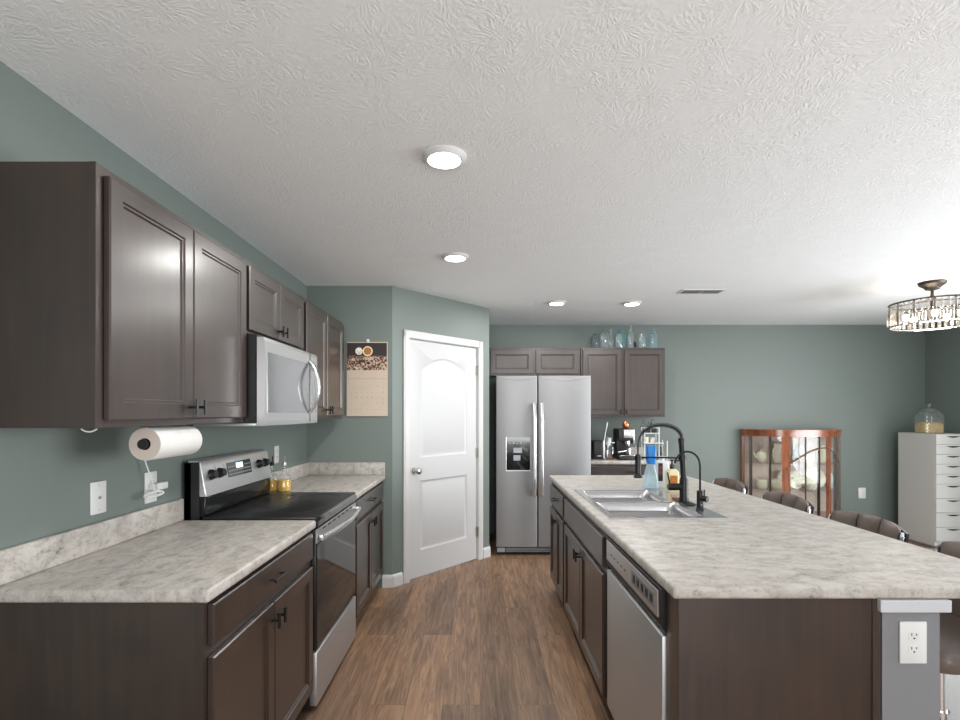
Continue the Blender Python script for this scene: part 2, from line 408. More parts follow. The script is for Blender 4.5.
# baseboards
def bb_prof(bm, x0, x1):     # along local x, standing off -y
    prism_x(bm, [(0, 0), (-.014, 0), (-.014, .075), (-.008, .092), (0, .1)], x0, x1); return bm
def bb(name, p, a, L, x0=0.0):
    o = struct(name, bb_prof(BM(), x0, L), M['trim'], smooth=False); o.location = (p[0], p[1], 0); o.rotation_euler = (0, 0, a)
bb('baseboard_nook', (-.79+.0, CY, 0), 0, .08+.005)
bb('baseboard_pantry_left', (P0.x, P0.y), ang, D0-.075)
bb('baseboard_pantry_right', (P0.x, P0.y), ang, LEN+.006, D1+.075)
bb('baseboard_pantry_side', (P1.x, P1.y), PI/2, BY-P1.y)
bb('baseboard_back', (2.06, BY), 0, RX-2.06)
o = bb('baseboard_right', (RX, BY), -PI/2, 8.0)

# pantry door with casing (in the diagonal wall's frame)
dr = bpy.data.objects.new('door_1', None); COL.objects.link(dr); dr.location = (P0.x, P0.y, 0); dr.rotation_euler = (0, 0, ang); dr['kind'] = 'structure'
T = .0
def arch_loop(x0, x1, z0, z1, rise, y, n=14):
    P = [(x0, y, z0), (x1, y, z0)]
    if rise <= 0: return P+[(x1, y, z1), (x0, y, z1)]
    for i in range(n+1):
        t = i/n; x = x1+(x0-x1)*t
        P.append((x, y, z1-rise+rise*math.sin(PI*t)**.9 if 0 < t < 1 else z1-rise))
    return P
bm = BM()
fy = .012           # door face sits slightly back in the frame
def loopedges(P):
    vs = [bm.verts.new(p) for p in P]
    return vs, [bm.edges.new((vs[i], vs[(i+1) % len(vs)])) for i in range(len(vs))]
x0, x1 = D0, D1; st = .135
ov, oe = loopedges([(x0, fy, .012), (x1, fy, .012), (x1, fy, DH), (x0, fy, DH)])
edges = list(oe); panels = [(x0+st, x1-st, .235, .83, 0.0), (x0+st, x1-st, 1.03, 1.895, .10)]
inner = []
for (a, b_, c, d, rise) in panels:
    vs, es = loopedges(arch_loop(a, b_, c, d, rise, fy)); edges += es; inner.append((vs, (a, b_, c, d, rise)))
bmesh.ops.triangle_fill(bm, edges=edges, use_beauty=True, use_dissolve=False)
for vs, (a, b_, c, d, rise) in inner:
    prev = vs
    for ins, yy in ((.010, fy+.008), (.024, fy+.009), (.045, fy+.002)):
        nv_ = [bm.verts.new(p) for p in arch_loop(a+ins, b_-ins, c+ins, d-ins, rise, yy)]
        for i in range(len(nv_)):
            j = (i+1) % len(nv_); bm.faces.new((prev[i], prev[j], nv_[j], nv_[i]))
        prev = nv_
    bm.faces.new(prev)
bv = [bm.verts.new((x, fy+.035, z)) for x, z in ((x0, .012), (x1, .012), (x1, DH), (x0, DH))]
for i in range(4):
    j = (i+1) % 4; bm.faces.new((ov[i], ov[j], bv[j], bv[i]))
bm.faces.new(bv)
slab = link('door_slab', bm, M['white'], dr)
bm = BM()
cw = .062
for (a, b_, c, d) in ((D0-.012-cw+.008, D0-.004, 0, DH+.07), (D1+.004, D1+.012+cw-.008, 0, DH+.07)):
    box(bm, a, b_, -.016, 0, c, d, .004); box(bm, a+.012, b_-.012, -.020, -.01, c, d-.01, .003)
box(bm, D0-.012-cw+.008, D1+.012+cw-.008, -.016, 0, DH+.008, DH+.07, .004)
for a, b_ in ((D0-.012, D0-.003), (D1+.003, D1+.012)): box(bm, a, b_, -.004, .1, 0, DH+.004)
box(bm, D0-.012, D1+.012, -.004, .1, DH+.004, DH+.014)
link('door_casing', bm, M['trim'], dr, smooth=False)
bm = BM(); lz = .92; lx = D0+.07
cyl(bm, (lx, fy, lz), (lx, fy-.008, lz), .032, .030, 24); cyl(bm, (lx, fy-.006, lz), (lx, fy-.04, lz), .011, .011)
R = []
for r, yy in ((.012, -.036), (.024, -.042), (.029, -.052), (.026, -.064), (.012, -.070)):
    R.append([(lx+r*math.cos(2*PI*i/20), fy+yy, lz+r*math.sin(2*PI*i/20)) for i in range(20)])
ring_faces(bm, R); link('door_knob', bm, M['nickel'], dr)
for hz in (.27, 1.03, 1.82):
    bm = BM(); cyl(bm, (D1+.003, -.004, hz-.045), (D1+.003, -.004, hz+.045), .006, n=10); box(bm, D1-.012, D1+.002, .004, .0125, hz-.045, hz+.045)
    link('door_hinge', bm, M['nickel'], dr)

# ------------------------------------------------------------------ cabinets
def panel_front(bm, x0, x1, z0, z1, yb, t=.019, rail=.055, flat=False):
    """framed recessed door front; yb = plane it sits on, front at yb-t"""
    yf = yb-t
    def rc(i, y): return [(x0+i, y, z0+i), (x1-i, y, z0+i), (x1-i, y, z1-i), (x0+i, y, z1-i)]
    if flat: R = [rc(0, yb), rc(0, yf+.004), rc(.004, yf)]
    else: R = [rc(0, yb), rc(0, yf+.004), rc(.004, yf), rc(rail, yf), rc(rail+.004, yf+.005), rc(rail+.010, yf+.005), rc(rail+.015, yf+.010)]
    ring_faces(bm, R); return bm
def tknob(parent, x, z, y, horizontal=False):
    bm = BM(); cyl(bm, (x, y, z), (x, y-.026, z), .0055, n=10)
    if horizontal: cyl(bm, (x-.028, y-.028, z), (x+.028, y-.028, z), .0055, n=10)
    else: cyl(bm, (x, y-.028, z-.028), (x, y-.028, z+.028), .0055, n=10)
    link('pull', bm, M['black'], parent)
def barpull(parent, x, z, y, L=.125):
    bm = BM()
    for s in (-1, 1): cyl(bm, (x+s*L*.36, y, z), (x+s*L*.36, y-.026, z), .0045, n=10)
    cyl(bm, (x-L/2, y-.028, z), (x+L/2, y-.028, z), .0055, n=10)
    link('pull', bm, M['black'], parent)
def cabinet(name, label, cat, loc, rotz, wd, dp, z0, z1, fronts, toe=False, group=None, seams=()):
    r = thing(name, label, cat, loc, rotz, group)
    bm = BM()
    if toe:
        box(bm, 0, wd, -dp, 0, z0+.10, z1, .0015, 1); box(bm, .0, wd, -dp+.07, 0, z0, z0+.101)
    else: box(bm, 0, wd, -dp, 0, z0, z1, .0015, 1)
    # face-frame edge set a hair proud of the box sides
    zb = z0+.10 if toe else z0
    box(bm, -.001, .019, -dp-.002, -dp+.018, zb, z1, .001, 1); box(bm, wd-.019, wd+.001, -dp-.002, -dp+.018, zb, z1, .001, 1)
    link('cabinet_box', bm, M['cab'], r, smooth=False)
    yb = -dp-.002
    for f in fronts:
        kind, a, b_, c, d = f[:5]
        flat = kind != 'door'
        p = link('door' if kind == 'door' else 'drawer', panel_front(BM(), a, b_, c, d, yb, rail=.052, flat=flat), M['cab'], r, smooth=False)
        if len(f) > 5 and f[5]:
            if kind == 'door': tknob(p, f[5][0], f[5][1], yb-.019)
            else: barpull(p, f[5][0], f[5][1], yb-.019)
    return r
UZ0, UZ1 = 1.367, 2.128
gU = 'dark wall cabinets over the range side'
def two_doors(x0, x1, z0, z1, kz, mid=None, g=.0025, ko=.026):
    m = (x0+x1)/2 if mid is None else mid
    return [('door', x0, m-g, z0, z1, (m-g-ko, kz)), ('door', m+g, x1, z0, z1, (m+g+ko, kz))]
E90 = PI/2
cabinet('wall_cabinet', 'largest dark brown two-door wall cabinet nearest the camera, above the paper towels', 'cabinet', (WX, 1.44, 0), E90, .90, .305, UZ0, UZ1,
        two_doors(.03, .89, UZ0+.022, UZ1-.028, UZ0+.065))
cabinet('wall_cabinet', 'short dark brown two-door wall cabinet directly above the microwave', 'cabinet', (WX, 2.342, 0), E90, .765, .305, 1.785, UZ1,
        two_doors(.022, .745, 1.80, UZ1-.028, 1.80+.045))
cabinet('wall_cabinet', 'dark brown two-door wall cabinet between the microwave and the calendar wall', 'cabinet', (WX, 3.111, 0), E90, .914, .305, UZ0, UZ1,
        two_doors(.028, .885, UZ0+.022, UZ1-.028, UZ0+.065))
BH = .872
def base_fronts(x0, x1, kz=.64, dz0=.735, dz1=.855, dr_top=.70, mid=None):
    return [('drawer', x0, x1, dz0, dz1, ((x0+x1)/2, (dz0+dz1)/2))] + two_doors(x0, x1, .125, dr_top, kz, mid)
cabinet('base_cabinet', 'dark brown base cabinet left of the range, drawer over two doors', 'cabinet', (WX+.004, 1.444, 0), E90, .912, .605, 0, BH, base_fronts(.022, .893), toe=True)
cabinet('base_cabinet', 'dark brown base cabinet between the range and the calendar wall', 'cabinet', (WX+.004, 3.135, 0), E90, .945, .605, 0, BH, base_fronts(.03, .90), toe=True)

# worktops
def slab(bm, x0, x1, y0, y1, z0, z1, hole=None, bev=.010):
    """slab, optionally with a rectangular hole, outer edges rounded"""
    if not hole:
        return box(bm, x0, x1, y0, y1, z0, z1, bev, 3)
    hx0, hx1, hy0, hy1 = hole
    xs = [x0, hx0, hx1, x1]; ys = [y0, hy0, hy1, y1]; V = {}
    for k, z in enumerate((z0, z1)):
        for i, x in enumerate(xs):
            for j, y in enumerate(ys): V[i, j, k] = bm.verts.new((x, y, z))
    for i in range(3):
        for j in range(3):
            if i == 1 and j == 1: continue
            for k in (0, 1): bm.faces.new([V[i, j, k], V[i+1, j, k], V[i+1, j+1, k], V[i, j+1, k]])
    for i in range(3):
        for j in (0, 3): bm.faces.new([V[i, j, 0], V[i+1, j, 0], V[i+1, j, 1], V[i, j, 1]])
        for j in (0, 3): bm.faces.new([V[j, i, 0], V[j, i+1, 0], V[j, i+1, 1], V[j, i, 1]])
    for (a, b_) in (((1, 1), (2, 1)), ((2, 1), (2, 2)), ((2, 2), (1, 2)), ((1, 2), (1, 1))):
        bm.faces.new([V[a+(0,)], V[b_+(0,)], V[b_+(1,)], V[a+(1,)]])
    bmesh.ops.recalc_face_normals(bm, faces=bm.faces)
    es = []
    def outer(v): return abs(v.co.x-x0) < 1e-6 or abs(v.co.x-x1) < 1e-6, abs(v.co.y-y0) < 1e-6 or abs(v.co.y-y1) < 1e-6
    for e in bm.edges:
        a, b_ = e.verts; oa, ob = outer(a), outer(b_)
        if (oa[0] and ob[0] and a.co.x == b_.co.x) or (oa[1] and ob[1] and a.co.y == b_.co.y):
            vert = abs(a.co.z-b_.co.z) > 1e-6
            if not vert or (all(oa) and all(ob)): es.append(e)
    bmesh.ops.bevel(bm, geom=es, offset=bev, segments=3, profile=.5, affect='EDGES')
    return bm
CT = .91
def splash(bm, x0, x1, y0, y1, z1=1.012):
    box(bm, x0, x1, y0, y1, CT-.001, z1, .008, 3); return bm
r = thing('worktop', 'grey marbled laminate worktop left of the range with backsplash lip', 'worktop', (WX, 1.424, 0), E90)
link('counter_slab', slab(BM(), 0, .938, -.637, -.001, BH, CT), M['laminate'], r)
link('backsplash', splash(BM(), 0, .935, -.022, -.001), M['laminate'], r)
r = thing('worktop', 'grey marbled laminate worktop between range and calendar wall, oil bottles on it', 'worktop', (WX, 3.132, 0), E90)
link('counter_slab', slab(BM(), 0, .957, -.637, -.001, BH, CT), M['laminate'], r)
link('backsplash', splash(BM(), 0, .955, -.022, -.001), M['laminate'], r)
link('backsplash', splash(BM(), .936, .957, -.634, -.02), M['laminate'], r)

# ------------------------------------------------------------------ range (local x along wall, front towards -y)
r = thing('range_cooker', 'stainless electric range with black glass cooktop and rear control panel', 'stove', (WX, 2.368, 0), E90)
W = .756
bm = BM(); box(bm, 0, W, -.60, -.012, .02, .905); box(bm, .04, W-.04, -.57, -.05, 0, .03); link('range_body', bm, M['blackp'], r, smooth=False)
bm = BM(); box(bm, .0, W, -.632, -.10, .905, .921, .004)
ct_ = link('cooktop', bm, M['cooktop'], r)
for cx, cy, rr in ((.2, -.47, .1), (.56, -.47, .115), (.2, -.24, .08), (.56, -.24, .09)):
    bm = BM(); tube(bm, [(cx+rr*math.cos(2*PI*i/40), cy+rr*math.sin(2*PI*i/40), .9212) for i in range(40)], .0009, 4, closed=True)
    link('burner_ring', bm, M['darkgrey'], ct_)
bm = BM(); prism_x(bm, [(-.625, .868), (-.640, .875), (-.640, .90), (-.632, .914), (-.60, .905), (-.60, .868)], .002, W-.002); link('front_rail', bm, M['blackg'], r, smooth=False)
# backguard
bm = BM(); box(bm, 0, .012, -.085, -.012, .90, 1.178); box(bm, W-.012, W, -.085, -.012, .90, 1.178); box(bm, .0, W, -.05, -.012, .90, 1.178, .004); link('backguard_side', bm, M['blackp'], r)
bm = BM(); prism_x(bm, [(-.03, 1.015), (-.118, 1.015), (-.112, 1.04), (-.090, 1.17), (-.08, 1.185), (-.03, 1.187)], .003, W-.003)
bg = link('backguard', bm, M['steel_h'], r, bevel=.003)
bm = BM(); prism_x(bm, [(-.03, .918), (-.10, .918), (-.108, .93), (-.108, 1.012), (-.03, 1.012)], .010, W-.010); link('lower_glossy_strip', bm, M['ovenglass'], r, bevel=.003)
tilt = math.atan2(.022, .13)
def onpanel(u, v, out=0.0):     # u along x, v 0..1 up the slanted face
    y = -.112+(.022)*v; z = 1.04+.13*v
    return Vector((u, y-out*math.cos(tilt), z+out*math.sin(tilt)*1.0))
for u in (.075, .155, .60, .68):
    bm = BM(); cyl(bm, onpanel(u, .55, 0), onpanel(u, .55, .012), .026, .024, 20)
    a, b_ = onpanel(u, .55, .012), onpanel(u, .55, .028); cyl(bm, a, b_, .021, .019, 20)
    k = link('knob', bm, M['blackp'], bg)
    bm = BM(); cyl(bm, onpanel(u, .68, .0285), onpanel(u, .86, .0265), .0018, n=6); link('pointer', bm, M['greytext'], k)
def plate(u0, u1, v0, v1, o0, o1):
    bm = BM(); A = [onpanel(u0, v0, o0), onpanel(u1, v0, o0), onpanel(u1, v1, o0), onpanel(u0, v1, o0)]
    B = [onpanel(u0, v0, o1), onpanel(u1, v0, o1), onpanel(u1, v1, o1), onpanel(u0, v1, o1)]
    ring_faces(bm, [A, B]); return bm
pd = link('control_panel', plate(.235, .50, .28, .86, -.001, .002), M['blackg'], bg, smooth=False)
link('clock_display', plate(.33, .405, .58, .80, .0015, .003), M['display'], pd, smooth=False)
bm = BM()
for i in range(14):
    u = .245+i*.018
    for v in (.36, .50, .66):
        if .325 < u < .41 and v > .55: continue
        for q in ring_faces(bm, [[onpanel(u, v, .002), onpanel(u+.009, v, .002), onpanel(u+.009, v+.05, .002), onpanel(u, v+.05, .002)],
                                 [onpanel(u, v, .003), onpanel(u+.009, v, .003), onpanel(u+.009, v+.05, .003), onpanel(u, v+.05, .003)]]): pass
link('button_print', bm, M['greytext'], pd, smooth=False)
# oven door, handle, drawer
bm = BM(); box(bm, .004, W-.004, -.632, -.60, .292, .862, .004)
od = link('oven_door', bm, M['blackp'], r)
link('door_glass', box(BM(), .012, W-.012, -.6345, -.630, .30, .79, .001), M['ovenglass'], od, smooth=False)
link('door_top_trim', box(BM(), .004, W-.004, -.636, -.628, .795, .862, .002), M['steel_h'], od, smooth=False)
for i in range(7): link('vent_slot', box(BM(), .09+i*.085, .14+i*.085, -.6375, -.635, .845, .852), M['blackp'], od, smooth=False)
bm = BM()
pts = [(.012+ (W-.024)*i/16, -.662-.030*math.sin(PI*i/16), .822) for i in range(17)]
R = []
for p in pts:
    R.append([(p[0], p[1]+.008*math.cos(a), p[2]+.015*math.sin(a)) for a in [2*PI*k/12 for k in range(12)]])
ring_faces(bm, R)
for x in (.02, W-.02): box(bm, x-.012, x+.012, -.662, -.634, .808, .836, .003)
link('handle', bm, M['handle'], od)
link('storage_drawer', box(BM(), .004, W-.004, -.636, -.60, .03, .282, .006), M['steel'], r)

# ------------------------------------------------------------------ microwave
r = thing('microwave', 'stainless over-the-range microwave mounted under the short wall cabinet', 'microwave', (WX, 2.347, 1.352), E90)
W = .756
link('microwave_body', box(BM(), 0, W, -.365, -.001, .012, .425), M['blackp'], r, smooth=False)
bm = BM(); prism_x(bm, [(-.36, .0), (-.40, .0), (-.402, .02), (-.402, .395), (-.395, .412), (-.36, .412)], 0, W)
mf = link('front_frame', bm, M['steel_h'], r, smooth=False)
link('bottom_tray', box(BM(), .01, W-.01, -.39, -.02, -.004, .012, .003), M['steel_h'], r)
bm = BM(); ring_faces(bm, [[(x, y, z) for x, z in [(.03, .06), (.60, .06), (.60, .345), (.03, .345)]] for y in (-.40, -.4045)])
wg = link('window', bm, mat('silver_mirrored_window', (150, 152, 154), .12, .75), mf, smooth=False)
bm = BM(); box(bm, .62, .623, -.4045, -.402, .01, .41); link('door_seam', bm, M['blackp'], mf, smooth=False)
bm = BM(); box(bm, .635, .735, -.4045, -.40, .06, .37); cp = link('control_strip', bm, mat('grey_control_strip', (170, 172, 174), .2, .6), mf, smooth=False)
link('display', box(BM(), .645, .725, -.4055, -.404, .31, .345), M['blackg'], cp, smooth=False)
bm = BM()
pts = [(.61, -.402-.058*math.sin(PI*i/18)**.8, .055+.31*i/18) for i in range(19)]
R = []
for i, p in enumerate(pts):
    R.append([(p[0]+.014*math.cos(a), p[1]+.009*math.sin(a), p[2]) for a in [2*PI*k/12 for k in range(12)]])
ring_faces(bm, R); link('handle', bm, M['handle'], mf)

# ------------------------------------------------------------------ island
IX0, IX1, IY0, IY1 = .557, 1.655, 1.455, 4.07
NX = 1.165       # back of the island cabinets
KX1 = 1.336
FD = NX-.578     # cabinet depth
wi = struct('wall_island', box(BM(), NX+.004, KX1, 1.468, 4.02, 0, .80+.07), M['greywall'], smooth=False)
bm = BM(); box(bm, NX-.012, KX1+.022, 1.452, 4.03, .835, .871, .003)
struct('trim_1', bm, M['greytrim'], smooth=False)
E = -PI/2
# far cabinet, sink cabinet: local x runs from far (0) to near
def ifr(x0, x1, pull=True):
    m = (x0+x1)/2
    return [('drawer', x0, x1, .705, .845, (m, .775) if pull else None)] + two_doors(x0, x1, .115, .675, .615)
cabinet('base_cabinet', 'dark brown island cabinet at the far end, drawer over two narrow doors', 'cabinet', (NX, 4.04, 0), E, .661, FD, 0, BH, ifr(.03, .64), toe=True)
cabinet('base_cabinet', 'dark brown island cabinet under the sink, blank panel over two doors', 'cabinet', (NX, 3.374, 0), E, 1.10, FD, 0, BH, ifr(.03, 1.075, False), toe=True)
# dishwasher
r = thing('dishwasher', 'stainless dishwasher built into the near end of the island', 'dishwasher', (NX, 2.262, 0), E)
W = .70
link('tub', box(BM(), .005, W-.003, -FD+.02, -.01, .1, .868), M['blackp'], r, smooth=False)
link('toe_kick', box(BM(), .005, W-.003, -FD+.06, -.3, .0, .1), M['blackp'], r, smooth=False)
bm = BM(); box(bm, .012, W-.008, -FD-.012, -FD+.02, .11, .715, .004); link('door', bm, M['steel'], r)
bm = BM(); prism_x(bm, [(-FD+.02, .72), (-FD+.0, .722), (-FD-.014, .745), (-FD-.016, .862), (-FD-.005, .868), (-FD+.02, .868)], .010, W-.004)
cpn = link('control_console', bm, M['blackp'], r, smooth=False)
link('steel_fascia', box(BM(), .03, W-.03, -FD-.019, -FD-.012, .765, .85, .002), M['steel_h'], cpn, smooth=False)
link('button_panel', box(BM(), .40, W-.06, -FD-.0205, -FD-.018, .785, .832), mat('grey_button_panel', (120, 122, 126), .35), cpn, smooth=False)
for i in range(5): link('button', box(BM(), .42+i*.046, .445+i*.046, -FD-.0215, -FD-.020, .795, .822), M['blackp'], cpn, smooth=False)
for i in range(5): link('label_print', box(BM(), .10+i*.05, .12+i*.05, -FD-.0195, -FD-.0185, .80, .806), M['blackp'], cpn, smooth=False)
# end panel
bm = BM(); box(bm, .582, 1.155, 1.470, 1.495, 0, BH, .001, 1); box(bm, .576, .605, 1.466, 1.56, 0, BH, .001, 1)
box(bm, 1.140, 1.163, 1.466, 1.50, 0, BH, .001, 1)
one('end_panel', bm, M['cab'], 'dark brown end panel closing the near end of the island', 'panel', smooth=False)

SX0, SX1, SY0, SY1 = .612, 1.172, 2.38, 3.25
r = thing('island_worktop', 'long grey marbled laminate island worktop with a cut-out sink', 'worktop', (0, 0, 0))
link('counter_slab', slab(BM(), IX0, IX1, IY0, IY1, BH, CT, (SX0+.02, SX1-.02, SY0+.02, SY1-.02)), M['laminate'], r)

# sink
r = thing('sink', 'stainless double bowl drop-in sink set in the island worktop', 'sink', ((SX0+SX1)/2, (SY0+SY1)/2, CT))
hx, hy = (SX1-SX0)/2, (SY1-SY0)/2
bx0, bx1 = -hx+.03, hx-.10
bowls = [(-hy+.03, -.022), (.022, hy-.03)]
bm = BM()
xs = [-hx, bx0, bx1, hx]; ys = [-hy, bowls[0][0], bowls[0][1], bowls[1][0], bowls[1][1], hy]
V = {(i, j): bm.verts.new((x, y, .006)) for i, x in enumerate(xs) for j, y in enumerate(ys)}
for i in range(3):
    for j in range(5):
        if i == 1 and j in (1, 3): continue
        bm.faces.new([V[i, j], V[i+1, j], V[i+1, j+1], V[i, j+1]])
# down-turned rim
lo = {}
per = [(i, 0) for i in range(4)]+[(3, j) for j in range(1, 6)]+[(i, 5) for i in (2, 1, 0)]+[(0, j) for j in (4, 3, 2, 1)]
for k in per:
    v = V[k].co; lo[k] = bm.verts.new((v.x*1.012, v.y*1.008, .0005))
for a, b_ in zip(per, per[1:]+per[:1]): bm.faces.new([V[a], V[b_], lo[b_], lo[a]])
link('rim', bm, M['sink'], r, smooth=False)
for (a, b_) in bowls:
    bm = BM()
    R = []
    for ins, z, rad in ((0, .006, .0006), (.004, .001, .03), (.012, -.03, .05), (.018, -.12, .06), (.03, -.165, .065), (.06, -.18, .07)):
        R.append([(x, y, z) for x, y in rrect(bx0+ins, bx1-ins, a+ins, b_-ins, rad)])
    ring_faces(bm, R, cap0=False)
    bw = link('bowl', bm, M['sink'], r)
    cx, cy = (bx0+bx1)/2, (a+b_)/2
    bm = BM(); lathe(bm, [(.045, -.1785), (.042, -.176), (.03, -.178), (.012, -.178)], (cx, cy, 0), 24); link('drain', bm, M['chrome'], bw)

# main faucet: foot, column, spring arch, spray head
FX, FY, FZ = 1.13, 2.80, CT+.006
r = thing('kitchen_faucet', 'tall matte black spring pull-down faucet behind the sink', 'faucet', (FX, FY, FZ))
bm = BM(); prism_z(bm, [(x, y) for x, y in rrect(-.028, .028, -.12, .12, .027, 8)], 0, .006); link('deck_plate', bm, M['black'], r)
bm = BM(); lathe(bm, [(.026, .004), (.026, .02), (.023, .03), (.023, .12), (.020, .13), (.016, .14)]); link('faucet_base', bm, M['black'], r)
bm = BM(); tube(bm, [(0, 0, .13), (-.006, 0, .25), (-.012, 0, .34)], [.0165, .0165, .0165], 16)
cyl(bm, (-.012, 0, .33), (-.013, 0, .355), .0185, n=16); link('column', bm, M['black'], r)
arch = [(-.013, 0, .355)] + bez((-.013, 0, .355), (-.02, 0, .452), (-.235, 0, .46), (-.252, 0, .33), 26)[1:] + [(-.254, 0, .29), (-.254, 0, .262)]
bm = BM(); tube(bm, arch, .0052, 10); ho = link('hose', bm, M['black'], r)
# coil spring around the hose
def along(pts, t):
    L = [0]
    for a, b_ in zip(pts, pts[1:]): L.append(L[-1]+(Vector(b_)-Vector(a)).length)
    d = t*L[-1]
    for i in range(len(pts)-1):
        if d <= L[i+1]+1e-9:
            f = (d-L[i])/max(L[i+1]-L[i], 1e-9); a, b_ = Vector(pts[i]), Vector(pts[i+1]); return a.lerp(b_, f), (b_-a).normalized()
turns = 30; N = turns*9; sp_ = []
for i in range(N+1):
    p, t = along(arch[:-6], i/N); a = Vector((0, 1, 0)); b_ = t.cross(a).normalized(); q = 2*PI*turns*i/N
    sp_.append(p+a*math.cos(q)*.0115+b_*math.sin(q)*.0115)
bm = BM(); tube(bm, sp_, .0018, 5); link('spring', bm, M['black'], ho)
bm = BM(); lathe(bm, [(.012, .265), (.015, .25), (.0165, .235), (.0165, .165), (.019, .15), (.024, .143), (.024, .135), (.018, .134)], (-.254, 0, 0), 20); link('spray_head', bm, M['black'], r)
bm = BM(); tube(bm, [(-.008, 0, .245), (-.10, 0, .247), (-.24, 0, .247)], .005, 8); cyl(bm, (-.254, 0, .238), (-.254, 0, .256), .0205, n=18); cyl(bm, (-.008, 0, .232), (-.008, 0, .262), .022, n=18); link('docking_arm', bm, M['black'], r)
bm = BM(); cyl(bm, (-.015, 0, .085), (-.085, -.005, .085), .0195, n=18); cyl(bm, (-.083, -.005, .085), (-.09, -.005, .085), .0195, .015, n=18)
cyl(bm, (-.078, -.005, .09), (-.092, -.005, .165), .005, .004, n=10); link('lever_handle', bm, M['black'], r)
# filtered water faucet
r = thing('water_filter_faucet', 'small black gooseneck filtered water faucet beside the taller faucet', 'faucet', (1.118, 2.565, FZ))
bm = BM(); lathe(bm, [(.021, 0), (.021, .006), (.0165, .012), (.0165, .095), (.014, .10), (.006, .102)]); link('faucet_base', bm, M['black'], r)
gp = [(0, 0, .095), (0, 0, .22)] + bez((0, 0, .22), (.002, .004, .315), (-.10, .02, .32), (-.118, .02, .245), 18)[1:]+[(-.121, .02, .235)]
bm = BM(); tube(bm, gp, .0052, 10); link('spout', bm, M['black'], r)
bm = BM(); cyl(bm, (0, -.01, .062), (.022, -.035, .062), .015, n=16); cyl(bm, (.012, -.022, .07), (.012, -.022, .108), .004, n=8); link('lever', bm, M['black'], r)
bm = BM(); cyl(bm, (0, -.0165, .03), (0, -.0178, .03), .003, n=8); link('indicator', bm, M['nickel'], r)

# bottles behind the sink
r = thing('dish_soap_bottle', 'clear pale blue squeeze bottle with a bright blue upper part behind sink', 'bottle', (1.125, 3.33, CT))
bm = BM(); R = []
for hx_, hy_, z in ((.044, .026, 0), (.05, .03, .006), (.048, .03, .05), (.04, .028, .10), (.028, .024, .145), (.022, .02, .17)):
    R.append([(x, y, z) for x, y in rrect(-hx_, hx_, -hy_, hy_, min(hx_, hy_)*.8)])
ring_faces(bm, R); link('bottle_body', bm, M['soap'], r)
bm = BM(); R = []
for hx_, hy_, z in ((.024, .021, .165), (.026, .023, .172), (.033, .022, .275), (.031, .02, .284)):
    R.append([(x+.002, y, z) for x, y in rrect(-hx_, hx_, -hy_, hy_, .012)])
ring_faces(bm, R); link('cap', bm, M['bluelabel'], r)
r = thing('lotion_bottle', 'white bottle with dark red label between blue capped and pump bottles', 'bottle', (1.225, 3.40, CT))
bm = BM(); R = []
for i_, z in ((.004, 0), (0, .006), (0, .16), (.008, .175), (.018, .18)):
    R.append([(x, y, z) for x, y in rrect(-.046+i_, .046-i_, -.026+i_*.5, .026-i_*.5, .018)])
ring_faces(bm, R); link('bottle_body', bm, M['whitep'], r)
bm = BM(); cyl(bm, (0, 0, .178), (0, 0, .21), .017, .014); link('cap', bm, M['whitep'], r)
lb = link('label', box(BM(), -.034, -.004, -.0275, -.0258, .045, .165), M['blackp'], r, smooth=False)
bm = BM(); box(bm, -.030, -.008, -.0285, -.0272, .09, .115); box(bm, -.030, -.008, -.0285, -.0272, .122, .145); link('label_band', bm, M['redlabel'], lb, smooth=False)
r = thing('hand_soap_pump', 'cream hand soap bottle with amber label and black pump', 'bottle', (1.225, 3.22, CT))
bm = BM(); R = []
for i_, z in ((.004, 0), (0, .005), (0, .125), (.01, .14), (.02, .145)):
    R.append([(x, y, z) for x, y in rrect(-.037+i_, .037-i_, -.03+i_*.6, .03-i_*.6, .012)])
ring_faces(bm, R); link('bottle_body', bm, M['creamb'], r)
link('label', box(BM(), -.024, .022, -.0315, -.0298, .03, .105), M['amber'], r, smooth=False)
bm = BM(); cyl(bm, (0, 0, .144), (0, 0, .162), .016); cyl(bm, (0, 0, .16), (0, 0, .195), .006); cyl(bm, (0, 0, .192), (0, 0, .204), .012, .010)
cyl(bm, (0, 0, .198), (.045, -.01, .195), .005, .004); link('pump', bm, M['blackp'], r)

# ------------------------------------------------------------------ wall plates
def outlet(label, loc, rotz, kind='duplex', wd=.072, ht=.118, nm='wall_outlet', cat='outlet'):
    r = thing(nm, label, cat, loc, rotz)
    link('cover_plate', box(BM(), -wd/2, wd/2, -.007, 0, -ht/2, ht/2, .003), M['whitep'], r)
    if kind == 'duplex':
        for s in (-1, 1):
            bm = BM()
            P = []
            for k in range(20):
                a = 2*PI*k/20; P.append((.017*math.cos(a), max(-.012, min(.012, .017*math.sin(a)))))
            ring_faces(bm, [[(x, y, s*.0195+z) for x, z in P] for y in (-.006, -.0085)])
            f = link('receptacle', bm, M['whitep'], r)
            bm = BM(); zc = s*.0195
            box(bm, -.0085, -.0062, -.0092, -.0084, zc+.001, zc+.009); box(bm, .0055, .0078, -.0092, -.0084, zc+.002, zc+.008)
            cyl(bm, (0, -.0084, zc-.006), (0, -.0092, zc-.006), .0026, n=10); link('slots', bm, M['blackp'], f, smooth=False)
    elif kind == 'jack':
        bm = BM(); cyl(bm, (0, -.006, 0), (0, -.012, 0), .005, n=12); link('jack', bm, M['nickel'], r)
        bm = BM()
        for z in (-.045, .045): cyl(bm, (0, -.0068, z), (0, -.008, z), .0025, n=8)
        link('screw', bm, M['nickel'], r)
    else:
        link('rocker', box(BM(), -.016, .016, -.010, -.006, -.033, .033, .002), M['whitep'], r)
    return r
